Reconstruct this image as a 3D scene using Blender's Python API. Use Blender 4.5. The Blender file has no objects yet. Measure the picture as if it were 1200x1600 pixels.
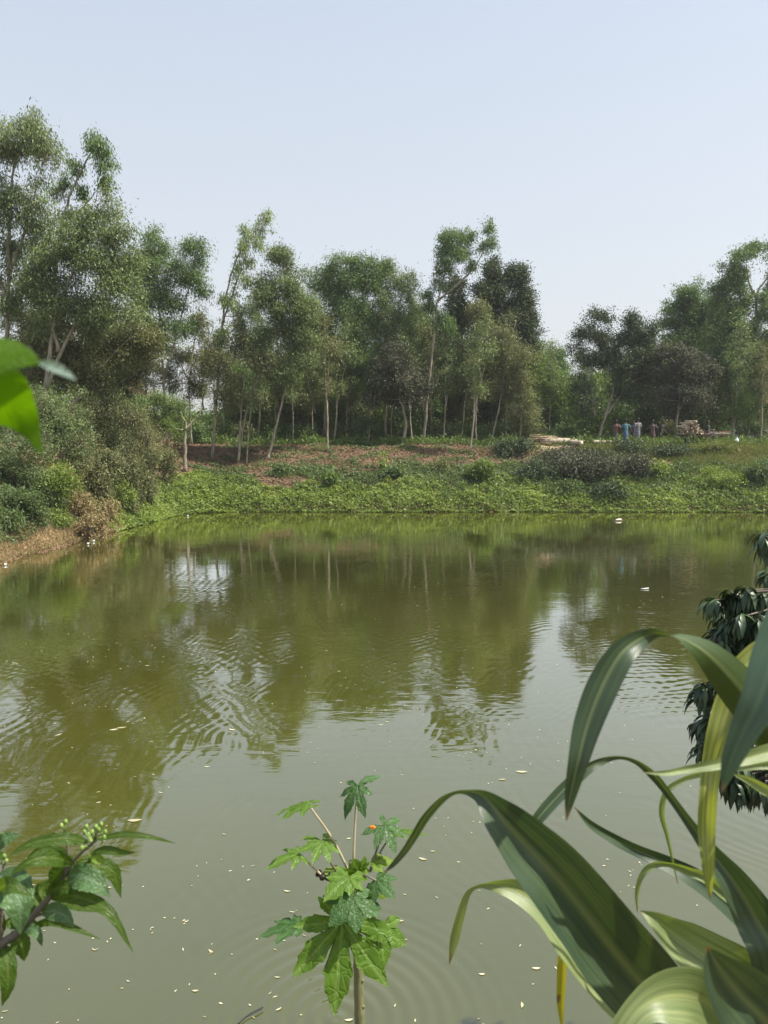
import bpy, bmesh, math, random
import numpy as np
from mathutils import Vector, Matrix, noise

random.seed(11)
rng = np.random.default_rng(11)
sc = bpy.context.scene
col = sc.collection
R = math.radians

# ------------------------------------------------------------------ camera, sky, sun, exposure
F = 1155.0                      # focal length in photo pixels (1200 x 1600)
PITCH = R(6.18)
CAMZ = 4.33
cam_d = bpy.data.cameras.new("camera")
cam = bpy.data.objects.new("camera", cam_d)
col.objects.link(cam)
cam_d.sensor_fit = 'VERTICAL'
cam_d.sensor_height = 36.0
cam_d.lens = 36.0 * F / 1600.0
cam_d.clip_start = 0.05
cam_d.clip_end = 3000
cam_d.dof.use_dof = True
cam_d.dof.focus_distance = 5.0
cam_d.dof.aperture_fstop = cam_d.lens / 3.4
cam.location = (0, 0, CAMZ)
cam.rotation_euler = (R(90) - PITCH, 0, 0)
sc.camera = cam

SUN_EL, SUN_AZ = R(58), R(99)   # azimuth clockwise from +Y (view direction): high, on the right
sun_dir = Vector((math.sin(SUN_AZ) * math.cos(SUN_EL), math.cos(SUN_AZ) * math.cos(SUN_EL), math.sin(SUN_EL)))
w = bpy.data.worlds.new("World")
sc.world = w
w.use_nodes = True
nt = w.node_tree
bg = nt.nodes['Background']
sky = nt.nodes.new('ShaderNodeTexSky')
sky.sky_type = 'NISHITA'
sky.sun_disc = False
sky.sun_elevation = SUN_EL
sky.sun_rotation = SUN_AZ
sky.air_density = 1.0
sky.dust_density = 4.0
sky.ozone_density = 1.0
hs = nt.nodes.new('ShaderNodeHueSaturation')
hs.inputs['Saturation'].default_value = 0.62
mxs = nt.nodes.new('ShaderNodeMixRGB')
mxs.inputs['Fac'].default_value = 0.55
mxs.inputs['Color2'].default_value = (7.5, 8.4, 9.3, 1)     # even milky dust-laden air
nt.links.new(sky.outputs[0], hs.inputs['Color'])
nt.links.new(hs.outputs[0], mxs.inputs['Color1'])
tcw = nt.nodes.new('ShaderNodeTexCoord'); sxw = nt.nodes.new('ShaderNodeSeparateXYZ'); rmw = nt.nodes.new('ShaderNodeValToRGB')
nt.links.new(tcw.outputs['Generated'], sxw.inputs[0]); nt.links.new(sxw.outputs['Z'], rmw.inputs[0])
rmw.color_ramp.elements[0].position = 0.0; rmw.color_ramp.elements[0].color = (.90, .905, .88, 1)     # whiter dust towards the horizon
rmw.color_ramp.elements[1].position = .62; rmw.color_ramp.elements[1].color = (.61, .73, .89, 1)
scw = nt.nodes.new('ShaderNodeMixRGB'); scw.blend_type = 'MULTIPLY'; scw.inputs[0].default_value = 1; scw.inputs[2].default_value = (9.1, 9.15, 9.3, 1)
nt.links.new(rmw.outputs[0], scw.inputs[1]); nt.links.new(scw.outputs[0], mxs.inputs['Color2'])
nt.links.new(mxs.outputs[0], bg.inputs['Color'])
bg.inputs['Strength'].default_value = 0.085

sd = bpy.data.lights.new("sun", 'SUN')
sd.energy = 5.0
sd.angle = R(0.6)
sd.color = (1.0, 0.94, 0.84)
so = bpy.data.objects.new("sun", sd)
col.objects.link(so)
so.rotation_euler = (-sun_dir).to_track_quat('-Z', 'Y').to_euler()
so.location = (20, -20, 40)

sc.view_settings.view_transform = 'Standard'
sc.view_settings.look = 'None'
sc.view_settings.exposure = 0.72
sc.view_settings.gamma = 1.0
sc.cycles.max_bounces = 7
sc.cycles.diffuse_bounces = 3
sc.cycles.glossy_bounces = 3
sc.cycles.transmission_bounces = 4
sc.cycles.volume_bounces = 0
sc.cycles.caustics_reflective = False
sc.cycles.caustics_refractive = False
sc.cycles.use_denoising = True

# ------------------------------------------------------------------ helpers
def ray(px, py):
    x = (px - 600) / F
    y = (800 - py) / F
    return (x, math.cos(PITCH) + y * math.sin(PITCH), y * math.cos(PITCH) - math.sin(PITCH))

def P(px, py, D):
    """point of the place seen in direction (px,py) at ground distance D from the camera"""
    d = ray(px, py)
    k = D / d[1]
    return Vector((d[0] * k, D, CAMZ + d[2] * k))

def on_water(px, py, z=0.0):
    d = ray(px, py)
    k = (z - CAMZ) / d[2]
    return Vector((d[0] * k, d[1] * k, z))

def mpp(D):
    return D / F

def tag(o, label=None, cat=None, group=None, kind=None):
    if label: o['label'] = label
    if cat: o['category'] = cat
    if group: o['group'] = group
    if kind: o['kind'] = kind
    return o

def empty(name, loc, label=None, cat=None, group=None):
    o = bpy.data.objects.new(name, None)
    o.empty_display_size = 0.2
    col.objects.link(o)
    o.location = loc
    return tag(o, label, cat, group)

def link_mesh(name, me, mat, parent=None):
    o = bpy.data.objects.new(name, me)
    col.objects.link(o)
    if mat is not None:
        me.materials.append(mat)
    if parent is not None:
        o.parent = parent
        if parent.type == 'EMPTY' and parent.parent is None:
            o.matrix_parent_inverse = Matrix.Translation(-Vector(parent.location)) if parent.rotation_euler[2] == 0 else (Matrix.Translation(Vector(parent.location)) @ parent.rotation_euler.to_matrix().to_4x4()).inverted()
    return o

class MB:
    """collects faces for ONE mesh object"""
    def __init__(s):
        s.v = []; s.f = []; s.sm = []
    def add(s, vs, fs, smooth=True):
        b = len(s.v)
        s.v.extend([tuple(v) for v in vs])
        s.f.extend([tuple(i + b for i in f) for f in fs])
        s.sm.extend([smooth] * len(fs))
        return s
    def tube(s, pts, rad, n=7, cap=True, wob=0.0):
        pts = [Vector(p) for p in pts]
        m = len(pts)
        if not hasattr(rad, '__len__'): rad = [rad] * m
        vs = []; fs = []
        up = Vector((0.13, 0.31, 0.94))
        for i, p in enumerate(pts):
            t = (pts[min(i + 1, m - 1)] - pts[max(i - 1, 0)])
            if t.length < 1e-9: t = Vector((0, 0, 1))
            t.normalize()
            a = t.cross(up)
            if a.length < 0.05: a = t.cross(Vector((1, 0, 0)))
            a.normalize(); b = t.cross(a)
            for k in range(n):
                th = 2 * math.pi * k / n
                r = rad[i] * (1 + (wob * random.uniform(-1, 1) if wob else 0))
                vs.append(p + a * math.cos(th) * r + b * math.sin(th) * r)
        for i in range(m - 1):
            for k in range(n):
                k2 = (k + 1) % n
                fs.append((i * n + k, i * n + k2, (i + 1) * n + k2, (i + 1) * n + k))
        if cap:
            fs.append(tuple(range(n))[::-1]); fs.append(tuple(range((m - 1) * n, m * n)))
        return s.add(vs, fs)
    def box(s, c, size, rot=None):
        vs = []
        for x in (-.5, .5):
            for y in (-.5, .5):
                for z in (-.5, .5):
                    v = Vector((x * size[0], y * size[1], z * size[2]))
                    if rot is not None: v = rot @ v
                    vs.append(v + Vector(c))
        return s.add(vs, [(0, 1, 3, 2), (4, 6, 7, 5), (0, 4, 5, 1), (2, 3, 7, 6), (0, 2, 6, 4), (1, 5, 7, 3)], False)
    def blob(s, c, r, n=8, m=6, lump=0.0):
        vs = []; fs = []
        c = Vector(c)
        if not hasattr(r, '__len__'): r = (r, r, r)
        for i in range(m + 1):
            ph = math.pi * i / m
            for k in range(n):
                th = 2 * math.pi * k / n
                q = 1 + (random.uniform(-lump, lump) if lump else 0)
                vs.append(c + Vector((math.sin(ph) * math.cos(th) * r[0] * q, math.sin(ph) * math.sin(th) * r[1] * q, math.cos(ph) * r[2] * q)))
        for i in range(m):
            for k in range(n):
                k2 = (k + 1) % n
                fs.append((i * n + k, (i + 1) * n + k, (i + 1) * n + k2, i * n + k2))
        return s.add(vs, fs)
    def torus(s, c, Rr, r, axis=(0, 1, 0), n=24, m=6):
        ax = Vector(axis).normalized()
        a = ax.orthogonal().normalized(); b = ax.cross(a)
        vs = []; fs = []
        for i in range(n):
            th = 2 * math.pi * i / n
            d = a * math.cos(th) + b * math.sin(th)
            for k in range(m):
                ph = 2 * math.pi * k / m
                vs.append(Vector(c) + d * (Rr + r * math.cos(ph)) + ax * r * math.sin(ph))
        for i in range(n):
            for k in range(m):
                i2 = (i + 1) % n; k2 = (k + 1) % m
                fs.append((i * m + k, i2 * m + k, i2 * m + k2, i * m + k2))
        return s.add(vs, fs)
    def build(s, name, mat, parent=None):
        me = bpy.data.meshes.new(name)
        me.from_pydata(s.v, [], s.f)
        me.polygons.foreach_set('use_smooth', s.sm)
        me.update()
        return link_mesh(name, me, mat, parent)

def np_mesh(name, verts, nper, tint=None):
    """verts (N*nper,3): N separate faces of nper corners"""
    verts = np.ascontiguousarray(verts, dtype=np.float32)
    nv = len(verts); nf = nv // nper
    me = bpy.data.meshes.new(name)
    me.vertices.add(nv)
    me.vertices.foreach_set('co', verts.ravel())
    me.loops.add(nv)
    me.loops.foreach_set('vertex_index', np.arange(nv, dtype=np.int32))
    me.polygons.add(nf)
    me.polygons.foreach_set('loop_start', np.arange(0, nv, nper, dtype=np.int32))
    if tint is not None:
        a = me.attributes.new('tint', 'FLOAT', 'POINT')
        a.data.foreach_set('value', np.repeat(tint, nper).astype(np.float32))
    me.update(calc_edges=True)
    return me

def unit(a):
    return a / np.maximum(np.linalg.norm(a, axis=1, keepdims=True), 1e-9)

def leaf_quads(C, A, L, W, N=None):
    """rhombic leaves: centres C, axes A, lengths L, widths W"""
    A = unit(A)
    if N is None: N = rng.normal(size=C.shape)
    S = unit(np.cross(A, N))
    L = L[:, None]; W = W[:, None]
    v = np.stack([C - A * L * .5, C + S * W * .5 - A * L * .05, C + A * L * .5, C - S * W * .5 - A * L * .05], axis=1)
    return v.reshape(-1, 3)

# ------------------------------------------------------------------ materials
def new_mat(name):
    m = bpy.data.materials.new(name)
    m.use_nodes = True
    nt = m.node_tree
    nt.nodes.clear()
    out = nt.nodes.new('ShaderNodeOutputMaterial')
    return m, nt, out

def N(nt, t, **k):
    n = nt.nodes.new('ShaderNode' + t)
    for a, b in k.items():
        if hasattr(n, a): setattr(n, a, b)
    return n

def rgba(c): return (c[0], c[1], c[2], 1)

def leaf_mat(name, dark, light, trans=0.35, rough=0.5, spec=0.35):
    m, nt, out = new_mat(name)
    at = N(nt, 'Attribute'); at.attribute_name = 'tint'
    ramp = N(nt, 'MixRGB'); ramp.inputs[1].default_value = rgba(dark); ramp.inputs[2].default_value = rgba(light)
    nt.links.new(at.outputs['Fac'], ramp.inputs[0])
    p = N(nt, 'BsdfPrincipled'); p.inputs['Roughness'].default_value = rough
    p.inputs['Specular IOR Level'].default_value = spec
    t = N(nt, 'BsdfTranslucent')
    tc = N(nt, 'MixRGB', blend_type='MULTIPLY'); tc.inputs[0].default_value = 1
    tc.inputs[2].default_value = (1.25, 1.25, 0.45, 1)
    nt.links.new(ramp.outputs[0], tc.inputs[1])
    nt.links.new(ramp.outputs[0], p.inputs['Base Color'])
    nt.links.new(tc.outputs[0], t.inputs['Color'])
    mx = N(nt, 'MixShader'); mx.inputs[0].default_value = trans
    nt.links.new(p.outputs[0], mx.inputs[1]); nt.links.new(t.outputs[0], mx.inputs[2])
    nt.links.new(mx.outputs[0], out.inputs[0])
    return m

def noisy(name, c1, c2, scale=8, rough=.85, bump=0.3, stretch=(1, 1, 1), detail=6, spec=.3, c3=None):
    m, nt, out = new_mat(name)
    tc = N(nt, 'TexCoord'); mp = N(nt, 'Mapping'); mp.inputs['Scale'].default_value = stretch
    nt.links.new(tc.outputs['Object'], mp.inputs[0])
    nz = N(nt, 'TexNoise'); nz.inputs['Scale'].default_value = scale; nz.inputs['Detail'].default_value = detail
    nt.links.new(mp.outputs[0], nz.inputs['Vector'])
    cr = N(nt, 'ValToRGB')
    cr.color_ramp.elements[0].position = .35; cr.color_ramp.elements[1].position = .65
    cr.color_ramp.elements[0].color = rgba(c1); cr.color_ramp.elements[1].color = rgba(c2)
    if c3:
        e = cr.color_ramp.elements.new(.5); e.color = rgba(c3)
    nt.links.new(nz.outputs[0], cr.inputs[0])
    p = N(nt, 'BsdfPrincipled'); p.inputs['Roughness'].default_value = rough
    p.inputs['Specular IOR Level'].default_value = spec
    nt.links.new(cr.outputs[0], p.inputs['Base Color'])
    if bump:
        b = N(nt, 'Bump'); b.inputs['Strength'].default_value = bump; b.inputs['Distance'].default_value = .02
        nt.links.new(nz.outputs[0], b.inputs['Height']); nt.links.new(b.outputs[0], p.inputs['Normal'])
    nt.links.new(p.outputs[0], out.inputs[0])
    return m

M = {}
M['euc'] = leaf_mat('grey_green_leaves', (.050, .078, .032), (.29, .36, .16), .26, .5, .22)
M['euc_light'] = leaf_mat('pale_grey_green_leaves', (.09, .14, .055), (.36, .45, .19), .33, .5, .22)
M['acacia'] = leaf_mat('mid_green_leaves', (.036, .075, .026), (.22, .33, .12), .26, .5, .22)
M['olive'] = leaf_mat('olive_leaves', (.060, .075, .034), (.30, .31, .145), .24, .55, .2)
M['dark'] = leaf_mat('dark_leaves', (.024, .040, .022), (.13, .165, .080), .14, .55, .18)
M['purple'] = leaf_mat('dull_dark_leaves', (.034, .040, .026), (.15, .155, .10), .14, .55, .18)
M['bright'] = leaf_mat('fresh_green_leaves', (.09, .145, .040), (.21, .29, .085), .38, .5, .3)
M['thicket'] = leaf_mat('undergrowth_leaves', (.050, .080, .024), (.25, .35, .11), .32, .55, .2)
M['creeper'] = leaf_mat('creeper_leaves', (.085, .14, .028), (.32, .40, .10), .35, .5, .3)
M['creeper_dark'] = leaf_mat('darker_creeper_leaves', (.075, .12, .045), (.16, .22, .08), .3, .5, .3)  # darker, less yellow green than the main creeper leaves
M['drybush'] = leaf_mat('dry_leaves', (.15, .115, .06), (.45, .36, .20), .25, .7, .2)
M['litter'] = leaf_mat('litter_leaves', (.075, .050, .032), (.28, .185, .115), .1, .75, .2)
M['grass'] = leaf_mat('rough_grass_blades', (.085, .12, .032), (.22, .24, .08), .35, .6, .25)
M['mango'] = leaf_mat('glossy_dark_leaves', (.020, .044, .020), (.060, .100, .040), .12, .42, .45)
M['float'] = leaf_mat('fallen_leaves', (.30, .27, .15), (.60, .58, .42), .1, .6, .3)
M['barkpale'] = noisy('pale_bark', (.20, .17, .125), (.42, .37, .28), 3, .9, .3, (3, 3, .6))
M['barkdark'] = noisy('grey_brown_bark', (.085, .07, .055), (.20, .17, .13), 5, .9, .4, (3, 3, .8))
M['drytwig'] = noisy('dry_twigs', (.20, .14, .09), (.40, .30, .21), 5, .9, .2)
M['log'] = noisy('log_bark', (.22, .18, .13), (.50, .43, .33), 6, .85, .4, (1, 4, 4))
M['cutwood'] = noisy('cut_wood', (.62, .48, .32), (.80, .68, .50), 14, .8, .2)
M['cutwood_dull'] = noisy('dull_cut_wood', (.30, .20, .13), (.52, .38, .26), 14, .8, .2)
M['chips'] = leaf_mat('wood_chips', (.45, .33, .20), (.82, .70, .50), 0.0, .8, .2)
M['metal'] = noisy('dark_painted_steel', (.03, .03, .035), (.08, .075, .07), 9, .5, .1)
M['rust'] = noisy('rusty_steel', (.14, .06, .03), (.26, .13, .08), 9, .8, .2)
M['rubber'] = noisy('tyre_rubber', (.02, .02, .02), (.05, .048, .045), 9, .8, .1)
M['rim'] = noisy('bright_rim', (.35, .34, .32), (.55, .54, .52), 9, .35, .05)
M['plank'] = noisy('cart_planks', (.12, .07, .045), (.26, .17, .11), 6, .8, .3, (1, 8, 8))
M['white'] = noisy('white_plastic', (.65, .65, .63), (.85, .85, .84), 5, .5, .1)
M['skin'] = noisy('brown_skin', (.12, .065, .042), (.17, .095, .06), 4, .55, .05)
M['hair'] = noisy('black_hair', (.01, .009, .008), (.025, .022, .02), 30, .5, .2)
M['eye'] = noisy('eye', (.02, .015, .012), (.05, .04, .03), 30, .2, 0)
M['banana'] = leaf_mat('banana_leaf', (.12, .22, .06), (.24, .36, .14), .4, .45, .4)

# ------------------------------------------------------------------ terrain
POND = np.array([(-10.1, 39.4), (-8.6, 40.0), (-5, 40.1), (0, 39.9), (6, 40.1), (12, 40.0), (18, 39.9), (23, 39.6), (27, 37.5), (28.5, 33),
                 (28.5, 12), (27, 6.2), (23, 4.8), (12, 4.6), (4, 4.45), (-4, 4.5), (-10, 4.9), (-13, 7), (-14.0, 12),
                 (-13.6, 17), (-13.0, 21), (-12.75, 24.2), (-12.3, 28), (-11.8, 32), (-11.3, 35.5), (-10.9, 38.2)])

def sdf(X, Y):
    X = np.asarray(X, float); Y = np.asarray(Y, float)
    sh = X.shape
    x = X.ravel(); y = Y.ravel()
    best = np.full(x.shape, 1e9); inside = np.zeros(x.shape, bool)
    n = len(POND)
    for i in range(n):
        a = POND[i]; b = POND[(i + 1) % n]
        ex, ey = b - a
        t = np.clip(((x - a[0]) * ex + (y - a[1]) * ey) / (ex * ex + ey * ey), 0, 1)
        dx = x - a[0] - t * ex; dy = y - a[1] - t * ey
        best = np.minimum(best, dx * dx + dy * dy)
        c = ((a[1] > y) != (b[1] > y))
        xi = a[0] + (y - a[1]) / (ey if abs(ey) > 1e-9 else 1e-9) * ex
        inside ^= (c & (x < xi))
    d = np.sqrt(best)
    return np.where(inside, -d, d).reshape(sh)

def wob(x, y, s=1.0):
    return (np.sin(x * 1.31 * s + 1.7 * np.sin(y * .83 * s + .5)) + np.sin(y * 1.73 * s + 1.3 * np.sin(x * 1.11 * s + 2.1)) +
            .6 * np.sin((x + y) * 2.9 * s + 1.9 * np.sin((x - y) * 1.7 * s))) / 2.6

def H(X, Y):
    X = np.asarray(X, float); Y = np.asarray(Y, float)
    d = sdf(X, Y) + .16 * wob(X, Y, 1.1)
    far = np.interp(d, [-6, -1.2, 0, .3, 1.2, 2.2, 4.2, 7.2, 8.6, 60, 400], [-1.6, -1.0, -.04, .36, .95, 1.50, 2.15, 3.30, 3.46, 3.50, 3.5])
    left = np.interp(d, [-6, -1.2, 0, .25, .6, 1.2, 2.2, 3.6, 6.0, 60, 400], [-1.6, -1.0, -.04, .18, .55, 1.45, 2.35, 3.0, 3.5, 3.6, 3.5])
    wl = np.clip((-9.5 - X) / 2.0, 0, 1) * np.clip((38.5 - Y) / 4.0, 0, 1)
    far = far * (1 - wl) + left * wl
    near = np.interp(d, [-6, -1.2, 0, 2.3, 4.4, 400], [-1.6, -1.0, -.04, 1.9, 2.7, 2.75])
    t = np.clip((Y - 8) / 9, 0, 1); t = t * t * (3 - 2 * t)
    z = near * (1 - t) + far * t
    amp = np.clip(d, 0, 1.5) / 1.5
    return z + amp * (.09 * wob(X, Y, .7) + .05 * wob(X + 9, Y - 4, 2.3))

def hz(x, y): return float(H(np.array([x]), np.array([y]))[0])

def build_terrain():
    xs = np.concatenate([[-900, -400, -200, -120, -80, -60], np.arange(-46, 46.1, .4), [60, 80, 120, 200, 400, 900]])
    ys = np.concatenate([[-900, -400, -120, -50, -25, -14], np.arange(-8, 86, .4), [95, 110, 150, 220, 400, 900, 1500]])
    X, Y = np.meshgrid(xs, ys)
    Z = H(X, Y)
    nx, ny = len(xs), len(ys)
    v = np.stack([X.ravel(), Y.ravel(), Z.ravel()], 1)
    idx = np.arange(nx * ny).reshape(ny, nx)
    f = np.stack([idx[:-1, :-1], idx[:-1, 1:], idx[1:, 1:], idx[1:, :-1]], -1).reshape(-1, 4)
    me = bpy.data.meshes.new('ground')
    me.from_pydata(v.tolist(), [], f.tolist())
    me.polygons.foreach_set('use_smooth', [True] * len(f))
    m, nt, out = new_mat('earth_bank')
    geo = N(nt, 'NewGeometry')
    n1 = N(nt, 'TexNoise'); n1.inputs['Scale'].default_value = .55; n1.inputs['Detail'].default_value = 8; n1.inputs['Roughness'].default_value = .7
    n2 = N(nt, 'TexNoise'); n2.inputs['Scale'].default_value = 9; n2.inputs['Detail'].default_value = 8; n2.inputs['Roughness'].default_value = .75
    nt.links.new(geo.outputs['Position'], n1.inputs['Vector']); nt.links.new(geo.outputs['Position'], n2.inputs['Vector'])
    c1 = N(nt, 'ValToRGB'); e = c1.color_ramp.elements
    e[0].position = .32; e[0].color = (.08, .050, .031, 1); e[1].position = .7; e[1].color = (.25, .168, .105, 1)
    nt.links.new(n2.outputs[0], c1.inputs[0])
    c2 = N(nt, 'ValToRGB'); e = c2.color_ramp.elements
    e[0].position = .3; e[0].color = (.06, .06, .028, 1); e[1].position = .7; e[1].color = (.15, .15, .06, 1)
    nt.links.new(n2.outputs[0], c2.inputs[0])
    mk = N(nt, 'ValToRGB'); mk.color_ramp.elements[0].position = .50; mk.color_ramp.elements[1].position = .60
    nt.links.new(n1.outputs[0], mk.inputs[0])
    mx = N(nt, 'MixRGB')
    nt.links.new(mk.outputs[0], mx.inputs[0]); nt.links.new(c1.outputs[0], mx.inputs[1]); nt.links.new(c2.outputs[0], mx.inputs[2])
    sp = N(nt, 'SeparateXYZ'); nt.links.new(geo.outputs['Position'], sp.inputs[0])
    zx = N(nt, 'MapRange'); zx.inputs['From Min'].default_value = -10.4; zx.inputs['From Max'].default_value = -11.6; nt.links.new(sp.outputs['X'], zx.inputs['Value'])
    zn = N(nt, 'Math', operation='MULTIPLY_ADD'); zn.inputs[1].default_value = -.9; nt.links.new(n1.outputs[0], zn.inputs[0]); nt.links.new(sp.outputs['Z'], zn.inputs[2])
    zz = N(nt, 'MapRange'); zz.inputs['From Min'].default_value = .45; zz.inputs['From Max'].default_value = .15; nt.links.new(zn.outputs[0], zz.inputs['Value'])
    zm = N(nt, 'Math', operation='MULTIPLY'); nt.links.new(zx.outputs[0], zm.inputs[0]); nt.links.new(zz.outputs[0], zm.inputs[1])
    sc3 = N(nt, 'ValToRGB'); e = sc3.color_ramp.elements
    e[0].position = .3; e[0].color = (.24, .15, .085, 1); e[1].position = .7; e[1].color = (.50, .33, .20, 1)
    nt.links.new(n2.outputs[0], sc3.inputs[0])
    mx3 = N(nt, 'MixRGB'); nt.links.new(zm.outputs[0], mx3.inputs[0]); nt.links.new(mx.outputs[0], mx3.inputs[1]); nt.links.new(sc3.outputs[0], mx3.inputs[2]); mx = mx3
    p = N(nt, 'BsdfPrincipled'); p.inputs['Roughness'].default_value = .95; p.inputs['Specular IOR Level'].default_value = .15
    nt.links.new(mx.outputs[0], p.inputs['Base Color'])
    b = N(nt, 'Bump'); b.inputs['Strength'].default_value = .7; b.inputs['Distance'].default_value = .12
    nt.links.new(n2.outputs[0], b.inputs['Height']); nt.links.new(b.outputs[0], p.inputs['Normal'])
    nt.links.new(p.outputs[0], out.inputs[0])
    o = link_mesh('ground', me, m)
    tag(o, 'brown earth banks sloping down to the pond and the flat land beyond', 'ground', kind='structure')

def build_water():
    m, nt, out = new_mat('pond_water')
    geo = N(nt, 'NewGeometry')
    def rings(cx, cy, freq, amp, r0, r1, dist=0.0):
        sub = N(nt, 'VectorMath', operation='SUBTRACT'); sub.inputs[1].default_value = (cx, cy, 0)
        nt.links.new(geo.outputs['Position'], sub.inputs[0])
        ln = N(nt, 'VectorMath', operation='LENGTH'); nt.links.new(sub.outputs[0], ln.inputs[0])
        src = ln.outputs['Value']
        if dist:
            nz = N(nt, 'TexNoise'); nz.inputs['Scale'].default_value = .45; nz.inputs['Detail'].default_value = 2
            nt.links.new(geo.outputs['Position'], nz.inputs['Vector'])
            ma = N(nt, 'Math', operation='MULTIPLY_ADD'); ma.inputs[1].default_value = dist
            nt.links.new(nz.outputs[0], ma.inputs[0]); nt.links.new(src, ma.inputs[2]); ph = ma.outputs[0]
        else: ph = src
        mu = N(nt, 'Math', operation='MULTIPLY'); mu.inputs[1].default_value = freq; nt.links.new(ph, mu.inputs[0])
        si = N(nt, 'Math', operation='SINE'); nt.links.new(mu.outputs[0], si.inputs[0])
        fa = N(nt, 'MapRange'); fa.inputs['From Min'].default_value = r0; fa.inputs['From Max'].default_value = r1
        fa.inputs['To Min'].default_value = amp; fa.inputs['To Max'].default_value = 0
        nt.links.new(src, fa.inputs['Value'])
        mm = N(nt, 'Math', operation='MULTIPLY'); nt.links.new(si.outputs[0], mm.inputs[0]); nt.links.new(fa.outputs[0], mm.inputs[1])
        return mm.outputs[0]
    def nz(scale, stretch, amp, detail=3, rot=0.0, distort=0.0):
        mp = N(nt, 'Mapping'); mp.inputs['Scale'].default_value = stretch; mp.inputs['Rotation'].default_value = (0, 0, rot)
        nt.links.new(geo.outputs['Position'], mp.inputs[0])
        t = N(nt, 'TexNoise'); t.inputs['Scale'].default_value = scale; t.inputs['Detail'].default_value = detail
        t.inputs['Distortion'].default_value = distort
        nt.links.new(mp.outputs[0], t.inputs['Vector'])
        k = N(nt, 'Math', operation='MULTIPLY'); k.inputs[1].default_value = amp; nt.links.new(t.outputs[0], k.inputs[0])
        return k.outputs[0]
    def add(a, b):
        k = N(nt, 'Math', operation='ADD'); nt.links.new(a, k.inputs[0]); nt.links.new(b, k.inputs[1]); return k.outputs[0]
    def mul(a, b):
        k = N(nt, 'Math', operation='MULTIPLY'); nt.links.new(a, k.inputs[0]); nt.links.new(b, k.inputs[1]); return k.outputs[0]
    # wind patches: ripple strength varies over the pond
    pz = N(nt, 'TexNoise'); pz.inputs['Scale'].default_value = .13; pz.inputs['Detail'].default_value = 2
    nt.links.new(geo.outputs['Position'], pz.inputs['Vector'])
    pr = N(nt, 'MapRange'); pr.inputs['From Min'].default_value = .35; pr.inputs['From Max'].default_value = .65
    pr.inputs['To Min'].default_value = .35; pr.inputs['To Max'].default_value = 1.25
    nt.links.new(pz.outputs[0], pr.inputs['Value'])
    c0 = on_water(525, 1592)
    K = .20
    fine = add(nz(1.0, (1.1, 3.4, 1), .020 * K, 3, R(12), .6), nz(1.0, (4.5, 9, 1), .0035 * K, 2, R(-20)))
    arcs = add(rings(5.5, 9.0, 33.0, .0011 * .62, 3.0, 34.0, 1.6), rings(-9.0, 8.0, 27.0, .0010 * .62, 2.0, 30.0, 1.3))
    p2 = N(nt, 'TexNoise'); p2.inputs['Scale'].default_value = .28; p2.inputs['Detail'].default_value = 3; p2.inputs['Distortion'].default_value = 1.2
    nt.links.new(geo.outputs['Position'], p2.inputs['Vector'])
    q2 = N(nt, 'MapRange'); q2.inputs['From Min'].default_value = .42; q2.inputs['From Max'].default_value = .66; q2.inputs['To Min'].default_value = .1; q2.inputs['To Max'].default_value = 1.9
    nt.links.new(p2.outputs[0], q2.inputs['Value'])
    arcs = mul(arcs, q2.outputs[0])
    hgt = mul(add(fine, arcs), pr.outputs[0])
    hgt = add(hgt, nz(.5, (1, 1.4, 1), .028 * .12, 2))
    hgt = add(hgt, rings(c0.x, c0.y, 48.0, .0042, .05, 1.5))
    b = N(nt, 'Bump'); b.inputs['Strength'].default_value = 1.0; b.inputs['Distance'].default_value = 1.0
    nt.links.new(hgt, b.inputs['Height'])
    # murk: silt and algae suspended in the water
    mz = N(nt, 'TexNoise'); mz.inputs['Scale'].default_value = .35; mz.inputs['Detail'].default_value = 5
    nt.links.new(geo.outputs['Position'], mz.inputs['Vector'])
    cr = N(nt, 'ValToRGB'); cr.color_ramp.elements[0].position = .3; cr.color_ramp.elements[1].position = .7
    cr.color_ramp.elements[0].color = (.052, .055, .007, 1); cr.color_ramp.elements[1].color = (.062, .064, .010, 1)
    nt.links.new(mz.outputs[0], cr.inputs[0])
    p = N(nt, 'BsdfPrincipled')
    p.inputs['Roughness'].default_value = .035
    p.inputs['IOR'].default_value = 2.5
    nt.links.new(cr.outputs[0], p.inputs['Base Color'])
    nt.links.new(b.outputs[0], p.inputs['Normal'])
    p.inputs['Specular IOR Level'].default_value = 0
    p.inputs['Roughness'].default_value = .9
    gl = N(nt, 'BsdfGlossy'); gl.inputs['Roughness'].default_value = .03; gl.inputs['Color'].default_value = (1, 1, .96, 1)
    nt.links.new(b.outputs[0], gl.inputs['Normal'])
    fr = N(nt, 'Fresnel'); fr.inputs['IOR'].default_value = 1.7; nt.links.new(b.outputs[0], fr.inputs['Normal'])
    fm = N(nt, 'Math', operation='MULTIPLY', use_clamp=True); fm.inputs[1].default_value = 2.05; nt.links.new(fr.outputs[0], fm.inputs[0])
    fx = N(nt, 'Math', operation='MINIMUM'); fx.inputs[1].default_value = .80; nt.links.new(fm.outputs[0], fx.inputs[0])
    ms = N(nt, 'MixShader'); nt.links.new(fx.outputs[0], ms.inputs[0]); nt.links.new(p.outputs[0], ms.inputs[1]); nt.links.new(gl.outputs[0], ms.inputs[2])
    nt.links.new(ms.outputs[0], out.inputs[0])
    mb = MB()
    xs = np.linspace(-16, 31, 24); ys = np.linspace(3.2, 42, 20)
    vs = [(x, y, 0) for y in ys for x in xs]
    n = len(xs)
    fs = [(j * n + i, j * n + i + 1, (j + 1) * n + i + 1, (j + 1) * n + i) for j in range(len(ys) - 1) for i in range(n - 1)]
    mb.add(vs, fs)
    o = mb.build('water', m)
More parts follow.
